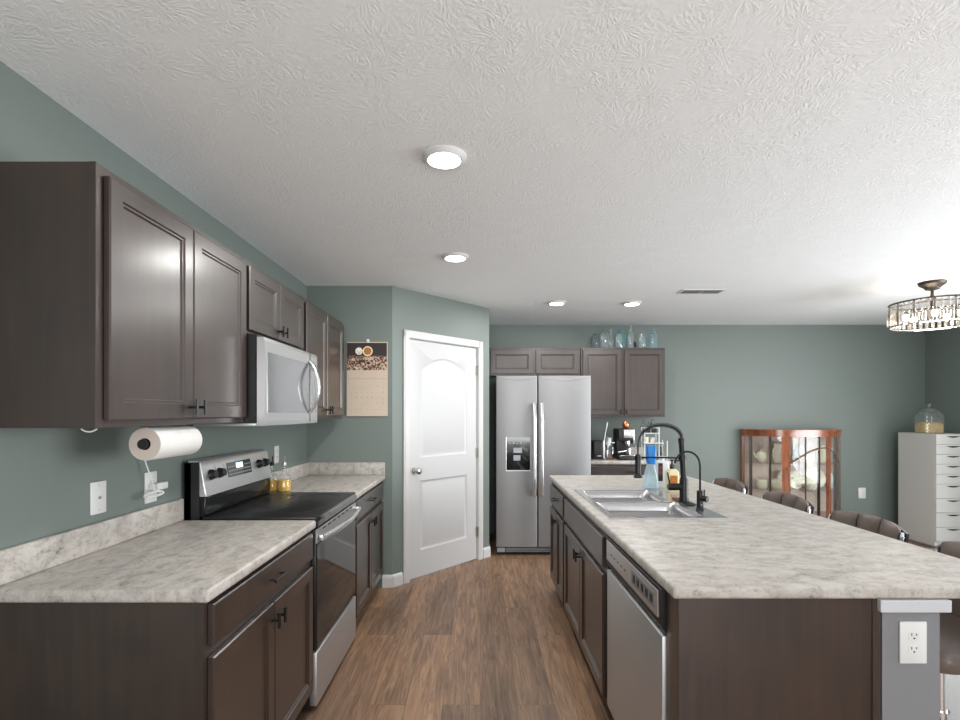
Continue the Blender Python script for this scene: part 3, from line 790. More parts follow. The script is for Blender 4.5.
outlet('white wall plate with a small centre jack above the left worktop', (WX, 1.85, 1.10), E90, 'jack', .075, .118, 'wall_plate', 'wall plate')
outlet('white outlet above the left worktop with a white plug and coiled cord', (WX, 2.145, 1.095), E90, 'duplex', .075, .13)
outlet('white outlet on the wall directly behind the oil bottles', (WX, 3.47, 1.125), E90, 'duplex')
outlet('white double outlet on the grey end of the island half wall', (1.255, 1.468, .745), 0, 'duplex', .078, .122)
outlet('white outlet low on the back wall between china cabinet and drawer tower', (4.46, BY, .475), 0, 'rocker', .085, .125)

# plug and coiled cord
r = thing('charging_cord', 'white cord hanging from the paper towel roll to a plugged-in adapter', 'cord', (WX, 2.145, 1.095), E90)
link('adapter', box(BM(), -.02, .055, -.045, -.009, -.012, .018, .004), M['whitep'], r)
bm = BM()
coil = []
for i in range(61):
    a = 2*PI*3*i/60; coil.append((-.058+.055*math.cos(a), -.055-.006*math.sin(a*1.3), -.022+.010*math.sin(a)+.004*(i/60)))
tube(bm, coil, .003, 6); link('cord_coil', bm, M['whitep'], r)
bm = BM(); tube(bm, bez((-.045, -.05, -.018), (-.05, -.04, .06), (-.07, -.03, .09), (-.078, -.03, .13), 12)+bez((-.078, -.03, .13), (-.08, -.03, .16), (-.07, -.03, .2), (-.07, -.03, .2715), 12)[1:], .0028, 6); link('cord', bm, M['whitep'], r)
# under-cabinet clip seen at the near cabinet's lower edge
bm = BM(); tube(bm, bez((-1.145, 1.45, UZ0-.003), (-1.13, 1.45, UZ0-.014), (-1.115, 1.45, UZ0-.014), (-1.10, 1.45, UZ0-.003), 10), .0022, 6)
one('cable_clip', bm, M['whitep'], 'thin white wire clipped under the nearest wall cabinet corner', 'wire')

# paper towel
r = thing('paper_towel_roll', 'white paper towel roll hanging under the nearest wall cabinet', 'paper towel', (-1.152, 1.735, 1.303), E90)
bm = BM(); R = []
for rr, x in ((.0205, 0), (.055, 0), (.057, .003), (.057, .257), (.055, .26), (.0205, .26)):
    R.append([(x, rr*math.cos(2*PI*i/40), rr*math.sin(2*PI*i/40)) for i in range(40)])
ring_faces(bm, R[1:5], False, False)
link('roll', bm, M['paper'], r)
for a_, b_ in ((0, 1), (5, 4)): bm = BM(); ring_faces(bm, [R[a_], R[b_]], False, False); link('roll_end', bm, M['paperend'], r)
bm = BM(); ring_faces(bm, [[(x, .0205*math.cos(2*PI*i/24), .0205*math.sin(2*PI*i/24)) for i in range(24)] for x in (0, .26)], False, False); link('core', bm, M['woodbr'], r)
bm = BM(); cyl(bm, (-.012, 0, 0), (.272, 0, 0), .008); cyl(bm, (-.014, 0, 0), (-.004, 0, 0), .017)
box(bm, .265, .272, -.014, .014, -.01, .0635); box(bm, 0, .27, -.016, .016, .0595, .0635)
one('paper_towel_holder', bm, M['blackp'], 'black rod holder screwed under the cabinet, carrying the paper towels', 'holder', (-1.152, 1.735, 1.303), E90)

# oil bottles
def cruet(label, loc, fill, white):
    r = thing('oil_cruet', label, 'bottle', loc)
    bm = BM(); lathe(bm, [(.036, 0), (.041, .006), (.041, .08), (.034, .10), (.013, .115), (.011, .16), (.013, .17)], n=24, cap1=False); link('glass_body', bm, M['glassclear'], r)
    bm = BM(); lathe(bm, [(.034, .004), (.0385, .008), (.0385, fill), (.005, fill+.001)], n=24); link('oil', bm, M['oil'], r)
    bm = BM(); lathe(bm, [(.012, .162), (.013, .17), (.012, .185), (.004, .187)], n=16); cyl(bm, (0, 0, .183), (.004, -.004, .225), .004, .003, n=8)
    link('pourer', bm, M['blackp'] if not white else M['nickel'], r)
gO = 'oil bottles beside the range'
cruet('left glass oil cruet with golden oil beside the cooktop', (-1.333, 3.24, CT), .072, False)
cruet('right glass oil cruet with golden oil, nearer the counter front', (-1.248, 3.225, CT), .076, True)

# calendar
r = thing('wall_calendar', 'cream wall calendar with dark still-life picture beside the pantry door', 'calendar', (-.913, CY-.001, 1.385))
link('board', box(BM(), -.165, .165, -.005, 0, 0, .60, .001, 1), M['calcream'], r, smooth=False)
link('picture', box(BM(), -.162, .160, -.0065, -.005, .372, .592), M['calpic'], r, smooth=False)
bm = BM()
for cx, cz, rr in ((-.065, .525, .030),): cyl(bm, (cx, -.0063, cz), (cx, -.0072, cz), rr, n=24)
link('printed_plate', bm, M['flowerp'], r)
bm = BM(); cyl(bm, (.005, -.0063, .525), (.005, -.0075, .525), .040, n=24); link('printed_bowl', bm, M['cream'], r)
bm = BM(); cyl(bm, (.005, -.0072, .525), (.005, -.0080, .525), .031, n=24); link('printed_food', bm, M['amber'], r)
bm = BM(); prism_x(bm, [(-.005, .004), (-.012, 0), (-.007, .30), (-.007, .370), (-.005, .370)], -.164, .163); pg = link('page', bm, M['calcream'], r, smooth=False)
bm = BM(); rnd = random.Random(3)
for i in range(7):
    for j in range(5):
        x = -.13+.043*i; z = .05+.045*j; t = .008 if rnd.random() < .75 else .026
        yy = -.0115+.0165*z
        box(bm, x, x+.003, yy-.0012, yy, z, z+t*.7)
link('date_print', bm, mat('grey_brown_ink', (140, 122, 104), .8), pg, smooth=False)
link('month_header', box(BM(), -.163, .162, -.0078, -.0068, .30, .303), mat('tan_ink', (170, 148, 124), .8), pg, smooth=False)
link('clip', box(BM(), -.006, .018, -.012, 0, .592, .622, .003), M['whitep'], r)

# ------------------------------------------------------------------ refrigerator
FRX, FRY = .158, 4.985
r = thing('refrigerator', 'tall stainless side-by-side refrigerator with black ice dispenser', 'refrigerator', (FRX, FRY, 0))
W = .938
link('refrigerator_body', box(BM(), .008, W-.008, .07, .84, .03, 1.755, .004), M['darkgrey'], r, smooth=False)
def fdoor(x0, x1):
    bm = BM(); R = []
    for y, i in ((.062, 0), (.012, 0), (.004, .003), (0, .012)):
        R.append([(x0+i, y, .085+i*.3), (x1-i, y, .085+i*.3), (x1-i, y, 1.78-i*.3), (x0+i, y, 1.78-i*.3)])
    ring_faces(bm, R); return link('door', bm, M['fridge'], r)
dl = fdoor(0, .408); drr = fdoor(.416, W)
for (p, a, b_) in ((dl, .012, .396), (drr, .428, .926)):
    bm = BM()   # curved top trim line
    pts = [(a+(b_-a)*i/20, -.001, 1.765-.028*math.sin(PI*i/20)) for i in range(21)]
    tube(bm, pts, .0025, 6); link('top_trim', bm, M['handle'], p)
for (p, x) in ((dl, .375), (drr, .449)):
    bm = BM(); R = []
    for i in range(21):
        t = i/20; z = .60+.90*t; y = -.018-.042*min(1, math.sin(PI*t)*2.2)
        R.append([(x+.018*math.cos(a), y+.011*math.sin(a), z) for a in [2*PI*k/12 for k in range(12)]])
    ring_faces(bm, R)
    for z in (.61, 1.49): box(bm, x-.015, x+.015, -.02, 0, z-.02, z+.02, .003)
    link('handle', bm, M['handle'], p)
bm = BM(); ring_faces(bm, [[(x, y, z) for x, z in ((.10, .845), (.335, .845), (.335, 1.17), (.10, 1.17))] for y in (.002, -.006)]); dp_ = link('dispenser', bm, M['blackg'], dl, smooth=False)
bm = BM(); box(bm, .17, .255, -.014, -.006, 1.015, 1.07, .003); box(bm, .17, .24, -.016, -.006, .94, .995, .003); link('paddle', bm, M['plaque'], dp_, smooth=False)
bm = BM()
for i in range(5): box(bm, .13+i*.035, .147+i*.035, -.0068, -.0058, 1.105, 1.112+.012*(i % 2))
link('icon_print', bm, M['greytext'], dp_, smooth=False)
bm = BM(); box(bm, .098, .337, -.007, .0, .838, .846); box(bm, .098, .103, -.007, 0, .845, 1.17); link('dispenser_frame', bm, M['handle'], dp_, smooth=False)
link('badge', box(BM(), .77, .84, -.0015, .001, 1.655, 1.664), M['plaque'], drr, smooth=False)
bm = BM(); box(bm, .02, W-.02, .03, .08, .025, .08); g_ = link('toe_grille', bm, M['darkgrey'], r, smooth=False)
bm = BM()
for x in (.05, W-.05): box(bm, x-.04, x+.04, .015, .07, .03, .075, .004)
for i in range(3): box(bm, .1, W-.1, .027, .031, .035+i*.015, .041+i*.015)
link('grille_trim', bm, M['plaque'], g_, smooth=False)
bm = BM()
for x in (.06, W-.06):
    for y in (.10, .75): cyl(bm, (x, y, 0), (x, y, .035), .02)
link('foot', bm, M['blackp'], r)

# back wall cabinets and worktop
cabinet('wall_cabinet', 'short dark brown two-door wall cabinet above the refrigerator', 'cabinet', (.098, BY, 0), 0, 1.005, .33, 1.823, UZ1, two_doors(.018, .99, 1.838, UZ1-.02, 1.86, g=.014)[:0]+
        [('door', .018, .487, 1.84, UZ1-.02, None), ('door', .515, .99, 1.84, UZ1-.02, None)])
cabinet('wall_cabinet', 'brown two-door wall cabinet right of the refrigerator, glass jars on top', 'cabinet', (1.113, BY, 0), 0, .925, .33, UZ0, UZ1,
        [('door', .016, .446, UZ0+.02, UZ1-.02, (.425, UZ0+.06)), ('door', .474, .91, UZ0+.02, UZ1-.02, (.495, UZ0+.06))])
cabinet('base_cabinet', 'dark brown base cabinet right of the refrigerator under the coffee machine', 'cabinet', (1.10, BY-.004, 0), 0, .94, .60, 0, BH, base_fronts(.03, .915), toe=True)
r = thing('worktop', 'pale marbled worktop right of the refrigerator holding the coffee machine', 'worktop', (1.08, BY, 0))
link('counter_slab', slab(BM(), 0, .972, -.632, -.001, BH, CT), M['laminate'], r)
link('backsplash', splash(BM(), 0, .972, -.022, -.001), M['laminate'], r)

# glass jars on the cabinet
TZ = UZ1
def vessel(name, label, x, y, prof, m, n=24, extra=None):
    r = thing(name, label, 'jar' if 'jar' in name else 'bottle', (x, y, TZ), 0, None); r.scale = (1.1, 1.1, 1.12)
    bm = BM(); lathe(bm, prof, n=n, cap1=False); link('glass_body', bm, M[m], r)
    bm = BM(); lathe(bm, [(prof[-1][0]*1.0, prof[-1][1]-.008), (prof[-1][0]*1.18, prof[-1][1]-.004), (prof[-1][0]*1.18, prof[-1][1]+.002), (prof[-1][0], prof[-1][1]+.004)], n=n, cap0=False, cap1=False); link('rim', bm, M[m], r)
    if extra: extra(r)
PX = lambda px, Y=5.66: (px-480)/F*Y
def stopper(z, rr, m='glassclear'):
    def f(r): bm = BM(); sphere(bm, (0, 0, z+rr*.6), rr, n=14); link('stopper', bm, M[m], r)
    return f
def lid(z, rr, m='glassgrey'):
    def f(r):
        bm = BM(); lathe(bm, [(rr, z), (rr*1.05, z+.004), (rr*.7, z+.014), (.012, z+.016), (.014, z+.03), (.003, z+.034)], n=20); link('lid', bm, M[m], r)
    return f
vessel('glass_jar', 'grey tinted round glass jar at the left end of the cabinet top', PX(599.5), 5.78, [(.05, 0), (.062, .01), (.066, .09), (.058, .13), (.04, .155), (.036, .165)], 'glassgrey')
vessel('glass_jar', 'large clear grey lidded glass jar, second from left on the cabinet top', PX(604), 5.64, [(.04, 0), (.05, .008), (.052, .11), (.045, .14), (.032, .16)], 'glassclear', extra=lid(.16, .034))
vessel('glass_bottle', 'clear slim-necked glass bottle between lidded jar and squat jar', PX(611), 5.67, [(.026, 0), (.032, .008), (.032, .09), (.02, .12), (.011, .14), (.011, .185), (.014, .19)], 'glassclear')
vessel('glass_jar', 'short squat clear glass jar with wide mouth on the cabinet top', PX(618), 5.63, [(.032, 0), (.037, .008), (.038, .10), (.03, .115), (.032, .135)], 'glassclear')
vessel('glass_jar', 'round aqua green glass jar behind the squat clear jar', PX(624), 5.74, [(.04, 0), (.05, .01), (.058, .1), (.05, .15), (.03, .175), (.028, .195)], 'glassaqua')
vessel('glass_bottle', 'tallest clear glass bottle in the middle of the cabinet top', PX(630.5), 5.65, [(.028, 0), (.034, .008), (.034, .12), (.024, .155), (.012, .18), (.011, .22)], 'glassclear', extra=stopper(.22, .014))
vessel('glass_bottle', 'small dark glass bottle between tallest bottle and clear jars', PX(636), 5.70, [(.014, 0), (.017, .006), (.017, .05), (.010, .06), (.010, .075)], 'blackg')
vessel('glass_jar', 'small clear glass jar right of the dark little bottle', PX(641), 5.64, [(.028, 0), (.033, .008), (.034, .10), (.026, .125), (.026, .14)], 'glassclear')
vessel('glass_bottle', 'pale blue glass bottle with ball stopper near the right end', PX(645.5), 5.71, [(.025, 0), (.03, .008), (.03, .11), (.015, .14), (.012, .15)], 'glassblue', extra=stopper(.15, .013, 'glassblue'))
vessel('glass_jar', 'large pale aqua lidded glass jar at the right end of the cabinet top', PX(653.5), 5.66, [(.036, 0), (.043, .008), (.045, .12), (.038, .145), (.028, .16)], 'glassblue', extra=lid(.16, .030, 'glassaqua'))

# coffee corner
CZ0 = CT
BX = lambda px, Y: (px-480)/F*Y
r = thing('coffee_grinder', 'black coffee grinder with silver edge beside the refrigerator', 'grinder', (BX(598, 5.48), 5.48, CZ0))
link('grinder_body', box(BM(), -.065, .05, -.07, .09, 0, .20, .015), M['blackp'], r)
bm = BM(); box(bm, .036, .056, -.074, -.05, .015, .205, .004); link('silver_edge', bm, M['steel'], r)
bm = BM(); box(bm, -.02, .02, -.0715, -.0695, .035, .045); link('badge', bm, M['greytext'], r, smooth=False)
bm = BM(); cyl(bm, (.058, -.045, .01), (.058, -.045, .02), .02); tube(bm, [(.06, -.03, .2), (.068, -.03, .26), (.095, -.03, .40)], .007, 8); link('lever', bm, M['steel'], r)
r = thing('coffee_accessory_stand', 'steel coffee tool stand with wooden foot between grinder and espresso machine', 'stand', (BX(609, 5.46), 5.46, CZ0))
bm = BM(); box(bm, -.045, .045, -.05, .05, 0, .025, .008); link('wooden_foot', bm, M['woodbr'], r)
bm = BM(); cyl(bm, (-.01, 0, .02), (-.015, 0, .16), .012); cyl(bm, (-.015, -.0, .15), (.0, 0, .235), .035, .04); box(bm, -.045, .05, -.04, .04, .175, .185, .002); link('metal_head', bm, M['steel'], r)
bm = BM(); cyl(bm, (.02, -.02, .02), (.022, -.02, .13), .022, .026); cyl(bm, (-.03, -.02, .03), (-.026, -.02, .10), .014); link('cup', bm, M['chrome'], r)
r = thing('espresso_machine', 'black and silver espresso machine with a copper cup on top', 'espresso machine', (BX(624, 5.46), 5.46, CZ0))
bm = BM(); box(bm, -.085, .085, -.13, .14, 0, .045, .008); box(bm, -.085, .06, -.01, .14, .04, .33, .01); box(bm, -.085, .07, -.10, .05, .20, .33, .012); link('machine_body', bm, M['blackp'], r)
bm = BM(); box(bm, -.03, .085, -.104, -.09, .235, .325, .006); f_ = link('front_panel', bm, M['steel_h'], r)
bm = BM(); cyl(bm, (.025, -.104, .28), (.025, -.109, .28), .022, n=20); link('pressure_gauge', bm, M['whitep'], f_)
bm = BM(); cyl(bm, (.02, -.06, .205), (.02, -.06, .17), .032); cyl(bm, (.02, -.06, .175), (.02, -.06, .15), .028, .025); link('group_head', bm, M['chrome'], r)
bm = BM(); box(bm, .072, .09, -.08, .05, .17, .325, .005); tube(bm, bez((.085, -.07, .2), (.10, -.09, .15), (.10, -.1, .1), (.095, -.11, .06), 8), .004, 6); link('steam_wand', bm, M['chrome'], r)
bm = BM(); box(bm, -.075, .08, -.128, -.02, .045, .052, .002); link('drip_grid', bm, M['chrome'], r)
bm = BM(); cyl(bm, (-.10, -.125, .085), (.02, -.10, .105), .008); cyl(bm, (.02, -.10, .065), (.02, -.10, .125), .028); link('portafilter', bm, M['chrome'], r)
bm = BM(); lathe(bm, [(.022, 0), (.036, .02), (.04, .05), (.028, .075), (.01, .08)], n=20)
one('copper_cup', bm, M['copper'], 'round copper cup upside down on the espresso machine', 'cup', (BX(624, 5.46)+.015, 5.46-.02, CZ0+.33))

# white tiered rack
RXc, RYc = BX(654, 5.5), 5.50
r = thing('tiered_rack', 'white metal tiered rack on the back worktop behind the faucet', 'rack', (RXc, RYc, CZ0))
link('shelf', box(BM(), -.125, .125, -.08, .08, .02, .03, .003), M['whitep'], r, smooth=False)
link('shelf', box(BM(), -.125, .085, -.07, .07, .17, .18, .003), M['whitep'], r, smooth=False)
link('shelf', box(BM(), -.11, .045, -.055, .055, .275, .285, .003), M['whitep'], r, smooth=False)
bm = BM()
for x in (-.118, .037):
    for y in (-.05, .05): cyl(bm, (x, y, 0), (x, y, .345), .006, n=8)
for x in (.118,):
    for y in (-.07, .07): cyl(bm, (x, y, 0), (x, y, .20), .006, n=8)
for y in (-.05, .05): cyl(bm, (-.118, y, .34), (.037, y, .34), .005, n=8)
link('frame', bm, M['whitep'], r)
def rackitem(name, label, cat, bm, m, x, y, z): one(name, bm, M[m], label, cat, (RXc+x, RYc+y, CZ0+z))
bm = BM(); box(bm, -.03, .03, -.02, .02, 0, .055, .003); rackitem('tea_tin', 'small dark box on the left of the rack top shelf', 'box', bm, 'twig', -.075, 0, .285)
bm = BM(); box(bm, -.024, .024, -.02, .02, 0, .056, .003); rackitem('tea_tin', 'small dark box on the right of the rack top shelf', 'box', bm, 'navy', .004, 0, .285)
bm = BM(); lathe(bm, [(.018, 0), (.024, .01), (.027, .055), (.025, .06)], n=16); rackitem('cup', 'cream cup on the rack middle shelf at left', 'cup', bm, 'cream', -.085, 0, .18)
bm = BM(); lathe(bm, [(.018, 0), (.024, .01), (.027, .05), (.025, .055)], n=16); rackitem('cup', 'white cup on the rack middle shelf in the middle', 'cup', bm, 'whitep', -.015, .01, .18)
bm = BM(); lathe(bm, [(.018, 0), (.026, .01), (.026, .05), (.02, .055)], n=16); rackitem('cup', 'flower printed cup on the rack bottom shelf at left', 'cup', bm, 'flowerp', -.08, -.02, .03)
bm = BM(); lathe(bm, [(.018, 0), (.026, .01), (.026, .05), (.02, .055)], n=16); rackitem('cup', 'white cup on the rack bottom shelf in the middle', 'cup', bm, 'whitep', -.015, -.02, .03)
r = thing('pepper_mill', 'small black mill on the rack bottom shelf at right', 'mill', (RXc+.055, RYc-.02, CZ0+.03))
bm = BM(); lathe(bm, [(.022, 0), (.024, .03), (.014, .06), (.02, .085), (.016, .11)], n=16); link('mill_body', bm, M['blackp'], r)
bm = BM(); cyl(bm, (0, 0, .1), (.03, -.01, .125), .006); sphere(bm, (.034, -.01, .127), .009); link('crank', bm, M['whitep'], r)
r = thing('twig_arrangement', 'sprig of thin dark twigs standing on the rack top', 'twigs', (RXc-.045, RYc+.025, CZ0+.285))
bm = BM(); rnd = random.Random(5); lathe(bm, [(.012, 0), (.016, .01), (.014, .04), (.008, .045)], n=12); link('vase', bm, M['whitep'], r)
bm = BM(); lv = BM()
for i in range(11):
    a = rnd.uniform(-1.25, 1.25); L = rnd.uniform(.06, .115)
    p = Vector((math.sin(a)*L, rnd.uniform(-.03, .03), .04+math.cos(a)*L)); tube(bm, [(0, 0, .03), (p.x*.4, p.y*.4, .03+(p.z-.03)*.6), p], .0016, 5); sphere(lv, p, .006, n=8)
link('twig', bm, M['twig'], r); link('bud', lv, M['twig'], r)

# ------------------------------------------------------------------ ceiling lights, vent, chandelier
def can(label, x, y):
    r = thing('ceiling_light', label, 'ceiling light', (x, y, CZ))
    bm = BM(); lathe(bm, [(.066, -.0165), (.072, -.018), (.080, -.013), (.090, -.002), (.090, 0)], n=40, cap0=False, cap1=False); link('trim_ring', bm, M['whitep'], r)
    bm = BM(); lathe(bm, [(.001, -.0165), (.067, -.0165)], n=40, cap0=False, cap1=False); link('lens', bm, M['lens'], r)
    d = bpy.data.lights.new('lamp', 'AREA'); d.shape = 'DISK'; d.size = .13; d.energy = LAMP_W; d.color = (1, .985, .96)
    o = bpy.data.objects.new('lamp', d); COL.objects.link(o); o.parent = r; o.location = (0, 0, -.021)
can('lit round ceiling light nearest the camera, the largest in the picture', -.143, 2.03)
can('lit round ceiling light second nearest, in front of the pantry corner', -.163, 3.32)
can('lit round ceiling light left of the far pair, before the refrigerator', .713, 4.70)
can('lit round ceiling light right of the far pair, near the vent', 1.42, 4.72)
r = thing('ceiling_vent', 'small white slotted air vent in the ceiling', 'vent', (1.87, 4.27, CZ))
link('vent_frame', box(BM(), -.18, .18, -.07, .07, -.006, 0, .002), M['whitep'], r, smooth=False)
bm = BM()
for i in range(6):
    y = -.05+.018*i
    for (a, b_) in ((-.16, -.005), (.005, .16)): box(bm, a, b_, y, y+.009, -.0075, -.0055)
link('slot', bm, mat('vent_dark_gap', (90, 90, 90), .8), r, smooth=False)

r = thing('chandelier', 'round crystal chandelier with dark metal frame over the dining side', 'chandelier', (3.555, 3.97, CZ))
bm = BM(); lathe(bm, [(.085, 0), (.09, -.006), (.085, -.022), (.06, -.04), (.05, -.048), (.045, -.06), (.012, -.068)], n=28); link('canopy', bm, M['bronze'], r)
bm = BM(); lathe(bm, [(.010, -.06), (.010, -.10), (.02, -.125), (.03, -.14), (.012, -.15), (.010, -.30)], n=16); link('stem', bm, M['bronze'], r)
RR = .27; zt, zb_ = -.165, -.34
bm = BM()
for z in (zt,): R = [[((RR+dx)*math.cos(2*PI*i/56), (RR+dx)*math.sin(2*PI*i/56), z+dz) for i in range(56)] for dx, dz in ((-.008, -.006), (.004, -.006), (.004, .006), (-.008, .006), (-.008, -.006))]
ring_faces(bm, R, False, False)
for k in range(4):
    a = PI/4+PI/2*k; cyl(bm, (0, 0, -.145), (RR*math.cos(a), RR*math.sin(a), zt), .006, n=8)
link('upper_ring', bm, M['bronze'], r)
bm = BM(); R = [[((RR+dx)*math.cos(2*PI*i/56), (RR+dx)*math.sin(2*PI*i/56), zb_+dz) for i in range(56)] for dx, dz in ((-.010, -.005), (.006, -.005), (.006, .005), (-.010, .005), (-.010, -.005))]
ring_faces(bm, R, False, False); link('lower_ring', bm, M['chrome'], r)
for k in range(14):
    a = 2*PI*k/14; link('cage_bar', cyl(BM(), (RR*math.cos(a), RR*math.sin(a), zt), (RR*math.cos(a), RR*math.sin(a), zb_), .005, n=6), M['bronze'], r)
cr = BM(); lathe(cr, [(.002, -.070), (.013, -.045), (.013, .045), (.002, .068)], n=6)
c0 = link('crystal', cr, M['crystal'], r, smooth=False); first = True
for k in range(42):
    for zz in (zt-.045, zb_+.045):
        a = 2*PI*(k+.5*(zz < -.25))/42
        c = c0 if first else c0.copy()
        if not first: COL.objects.link(c)
        first = False
        c.location = ((RR-.004)*math.cos(a), (RR-.004)*math.sin(a), zz); c.rotation_euler = (0, 0, a); c.scale = (1, 1, .62)
for k in range(5):
    a = 2*PI*k/5+.3; x, y = .17*math.cos(a), .17*math.sin(a)
    bm = BM(); cyl(bm, (0, 0, -.22), (x, y, -.24), .005, n=8); cyl(bm, (x, y, -.25), (x, y, -.225), .013, n=12); ar = link('lamp_arm', bm, M['bronze'], r)
    bm = BM(); sphere(bm, (x, y, -.268), .022, .03, n=14); link('bulb', bm, M['bulb'], ar)
d = bpy.data.lights.new('chandelier_lamp', 'POINT'); d.energy = 7; d.color = (1, .92, .82); d.shadow_soft_size = .12
o = bpy.data.objects.new('chandelier_lamp', d); COL.objects.link(o); o.parent = r; o.location = (0, 0, -.30)

# ------------------------------------------------------------------ counter stools
def make_stool(label, loc, rotz, group):
    r = thing('counter_stool', label, 'stool', loc, rotz, group)
    # local: sitter faces -y, back at +y
    bm = BM(); lathe(bm, [(.21, 0), (.215, .008), (.19, .016), (.05, .03), (.03, .04)], n=36); link('base_disc', bm, M['chrome'], r)
    bm = BM(); cyl(bm, (0, 0, .03), (0, 0, .36), .028); cyl(bm, (0, 0, .34), (0, 0, .56), .02); link('pedestal', bm, M['chrome'], r)
    bm = BM(); tube(bm, [(-.0, -.03, .27), (-.13, -.08, .27), (-.15, -.18, .27), (0, -.21, .27), (.15, -.18, .27), (.13, -.08, .27), (0, -.03, .27)], .011, 8); link('footrest', bm, M['chrome'], r)
    bm = BM(); box(bm, -.10, .10, -.10, .10, .545, .575, .01); link('seat_plate', bm, M['blackp'], r)
    bm = BM(); R = []
    for ins, z in ((.03, .572), (.006, .582), (0, .60), (0, .625), (.012, .645), (.05, .655)):
        R.append([(x, y, z) for x, y in rrect(-.20+ins, .20-ins, -.20+ins, .18-ins, .07-ins*.3)])
    ring_faces(bm, R); link('seat', bm, M['brownleather'], r)
    # curved channelled back of puffy segments plus a dark outer shell
    half = .355; RB = .56; cy = .19-RB
    def pt(a, rad, z): return Vector((rad*math.sin(a), cy+rad*math.cos(a), z))
    nseg = 3
    bk = None
    for s in range(nseg):
        a0 = -half+2*half*s/nseg+.006; a1 = -half+2*half*(s+1)/nseg-.006
        bm = BM(); R = []
        for i in range(9):
            t = i/8; a = a0+(a1-a0)*t; th = .03*(1-abs(2*t-1)**3*.75)
            top = .925-.022*(abs(a)/half)**2.5
            ring = []
            for k in range(16):
                q = 2*PI*k/16; dz = math.sin(q); dr_ = math.cos(q)
                zc = (.60+top)/2; hz_ = (top-.60)/2
                z = zc+hz_*(abs(dz)**.35)*(1 if dz > 0 else -1)*(1-.02*abs(2*t-1)**3)
                lean = .05*((z-.6)/.34)
                ring.append(pt(a, RB+lean+th*(abs(dr_)**.7)*(1 if dr_ > 0 else -1), z))
            R.append(ring)
        ring_faces(bm, R); link('backrest_channel', bm, M['brownleather'], r)
    bm = BM(); R = []
    for i in range(17):
        a = -half-.02+(2*half+.04)*i/16; top = .910-.022*min(1, abs(a)/half)**2.5
        R.append([pt(a, RB+.020, .61), pt(a, RB+.030, .61), pt(a, RB+.076, top), pt(a, RB+.066, top)])
    ring_faces(bm, R); link('back_shell', bm, M['navy'], r)
    for s in (-1, 1):
        a = s*(half+.022); bm = BM(); top = .885
        tube(bm, [pt(a, RB+.005, .63), pt(a, RB+.03, .76), pt(a, RB+.05, top-.01), pt(a-.02*s, RB+.055, top)], .009, 8)
        link('chrome_edge', bm, M['chrome'], r)
    return r
# (sitter faces the island, -x)
gS = 'counter stools along the island'
ys_ = [3.72, 3.03, 2.41, 1.79]
labs = ['brown channel-backed counter stool at the far end of the island, farthest from camera', 'brown channel-backed counter stool before the china cabinet, second from far end',
        'brown channel-backed counter stool left of the drawer tower, third from far end', 'brown counter stool nearest the camera, cut off by the right edge']
st0 = make_stool(labs[0], (1.63, ys_[0], 0), E, gS)
for y, l in zip(ys_[1:], labs[1:]): dup(st0, (1.63, y, 0), E, l, gS)

# ------------------------------------------------------------------ china cabinet (front faces -y)
CX0 = 3.04
r = thing('china_cabinet', 'low mahogany china cabinet with curved glass ends against the back wall', 'china cabinet', (CX0, BY-.02, 0))
HC = 1.225
def foot(t):     # t 0..1 around the front from back left to back right
    k = [(0, 0), (0, -.06), (.07, -.20), (.17, -.32), (.29, -.38), (.50, -.40), (.72, -.39), (.86, -.34), (.99, -.24), (1.08, -.11), (1.10, 0)]
    return k
def cr_spline(P, n=6):
    out = []
    for i in range(len(P)-1):
        p0 = Vector(P[max(i-1, 0)]); p1 = Vector(P[i]); p2 = Vector(P[i+1]); p3 = Vector(P[min(i+2, len(P)-1)])
        for j in range(n):
            t = j/n; out.append(.5*((2*p1)+(-p0+p2)*t+(2*p0-5*p1+4*p2-p3)*t*t+(-p0+3*p1-3*p2+p3)*t**3))
    out.append(Vector(P[-1])); return out
FP = cr_spline(foot(0))
def offs(P, d):
    out = []
    for i, p in enumerate(P):
        t = (P[min(i+1, len(P)-1)]-P[max(i-1, 0)]).normalized(); n = Vector((t.y, -t.x)); out.append(p+n*d)   # outward = away from the wall side
    return out
def inward(P, d):
    c = Vector((.55, -.15)); return [c+(p-c)*(1-d/max((p-c).length, .05)) for p in P]
def outline(P): return [(p.x, min(p.y, 0)) for p in P]
bm = BM(); prism_z(bm, outline(inward(FP, -.012)), HC-.022, HC); prism_z(bm, outline(inward(FP, -.002)), HC-.075, HC-.021); link('cabinet_top', bm, M['mahog'], r)
bm = BM(); prism_z(bm, outline(inward(FP, -.004)), .16, .27); link('cabinet_base', bm, M['mahog'], r)
link('back_panel', box(BM(), .01, 1.09, -.014, -.002, .27, HC-.07), M['backlin'], r, smooth=False)
for x, y in ((.06, -.05), (1.04, -.05), (.27, -.34), (.84, -.32)):
    bm = BM(); cyl(bm, (x, y, 0), (x, y, .162), .016, .026, 12); link('leg', bm, M['mahog'], r)
def strip(i, j, z0, z1, th, m, name, parent, d=0.0):
    P = inward(FP, d)[i:j+1]; Q = inward(FP, d+th)[i:j+1]
    bm = BM(); ring_faces(bm, [[(a.x, a.y, z0), (b_.x, b_.y, z0), (b_.x, b_.y, z1), (a.x, a.y, z1)] for a, b_ in zip(P, Q)]); return link(name, bm, M[m], parent)
NF = len(FP)-1
import bisect
def idx_at_px(px):
    best = None
    for i, p in enumerate(FP):
        X = CX0+p.x; Y = BY-.02+p.y; x = 480+F*X/Y
        if best is None or abs(x-px) < best[0]: best = (abs(x-px), i)
    return best[1]
for i_ in range(0, 1): pass
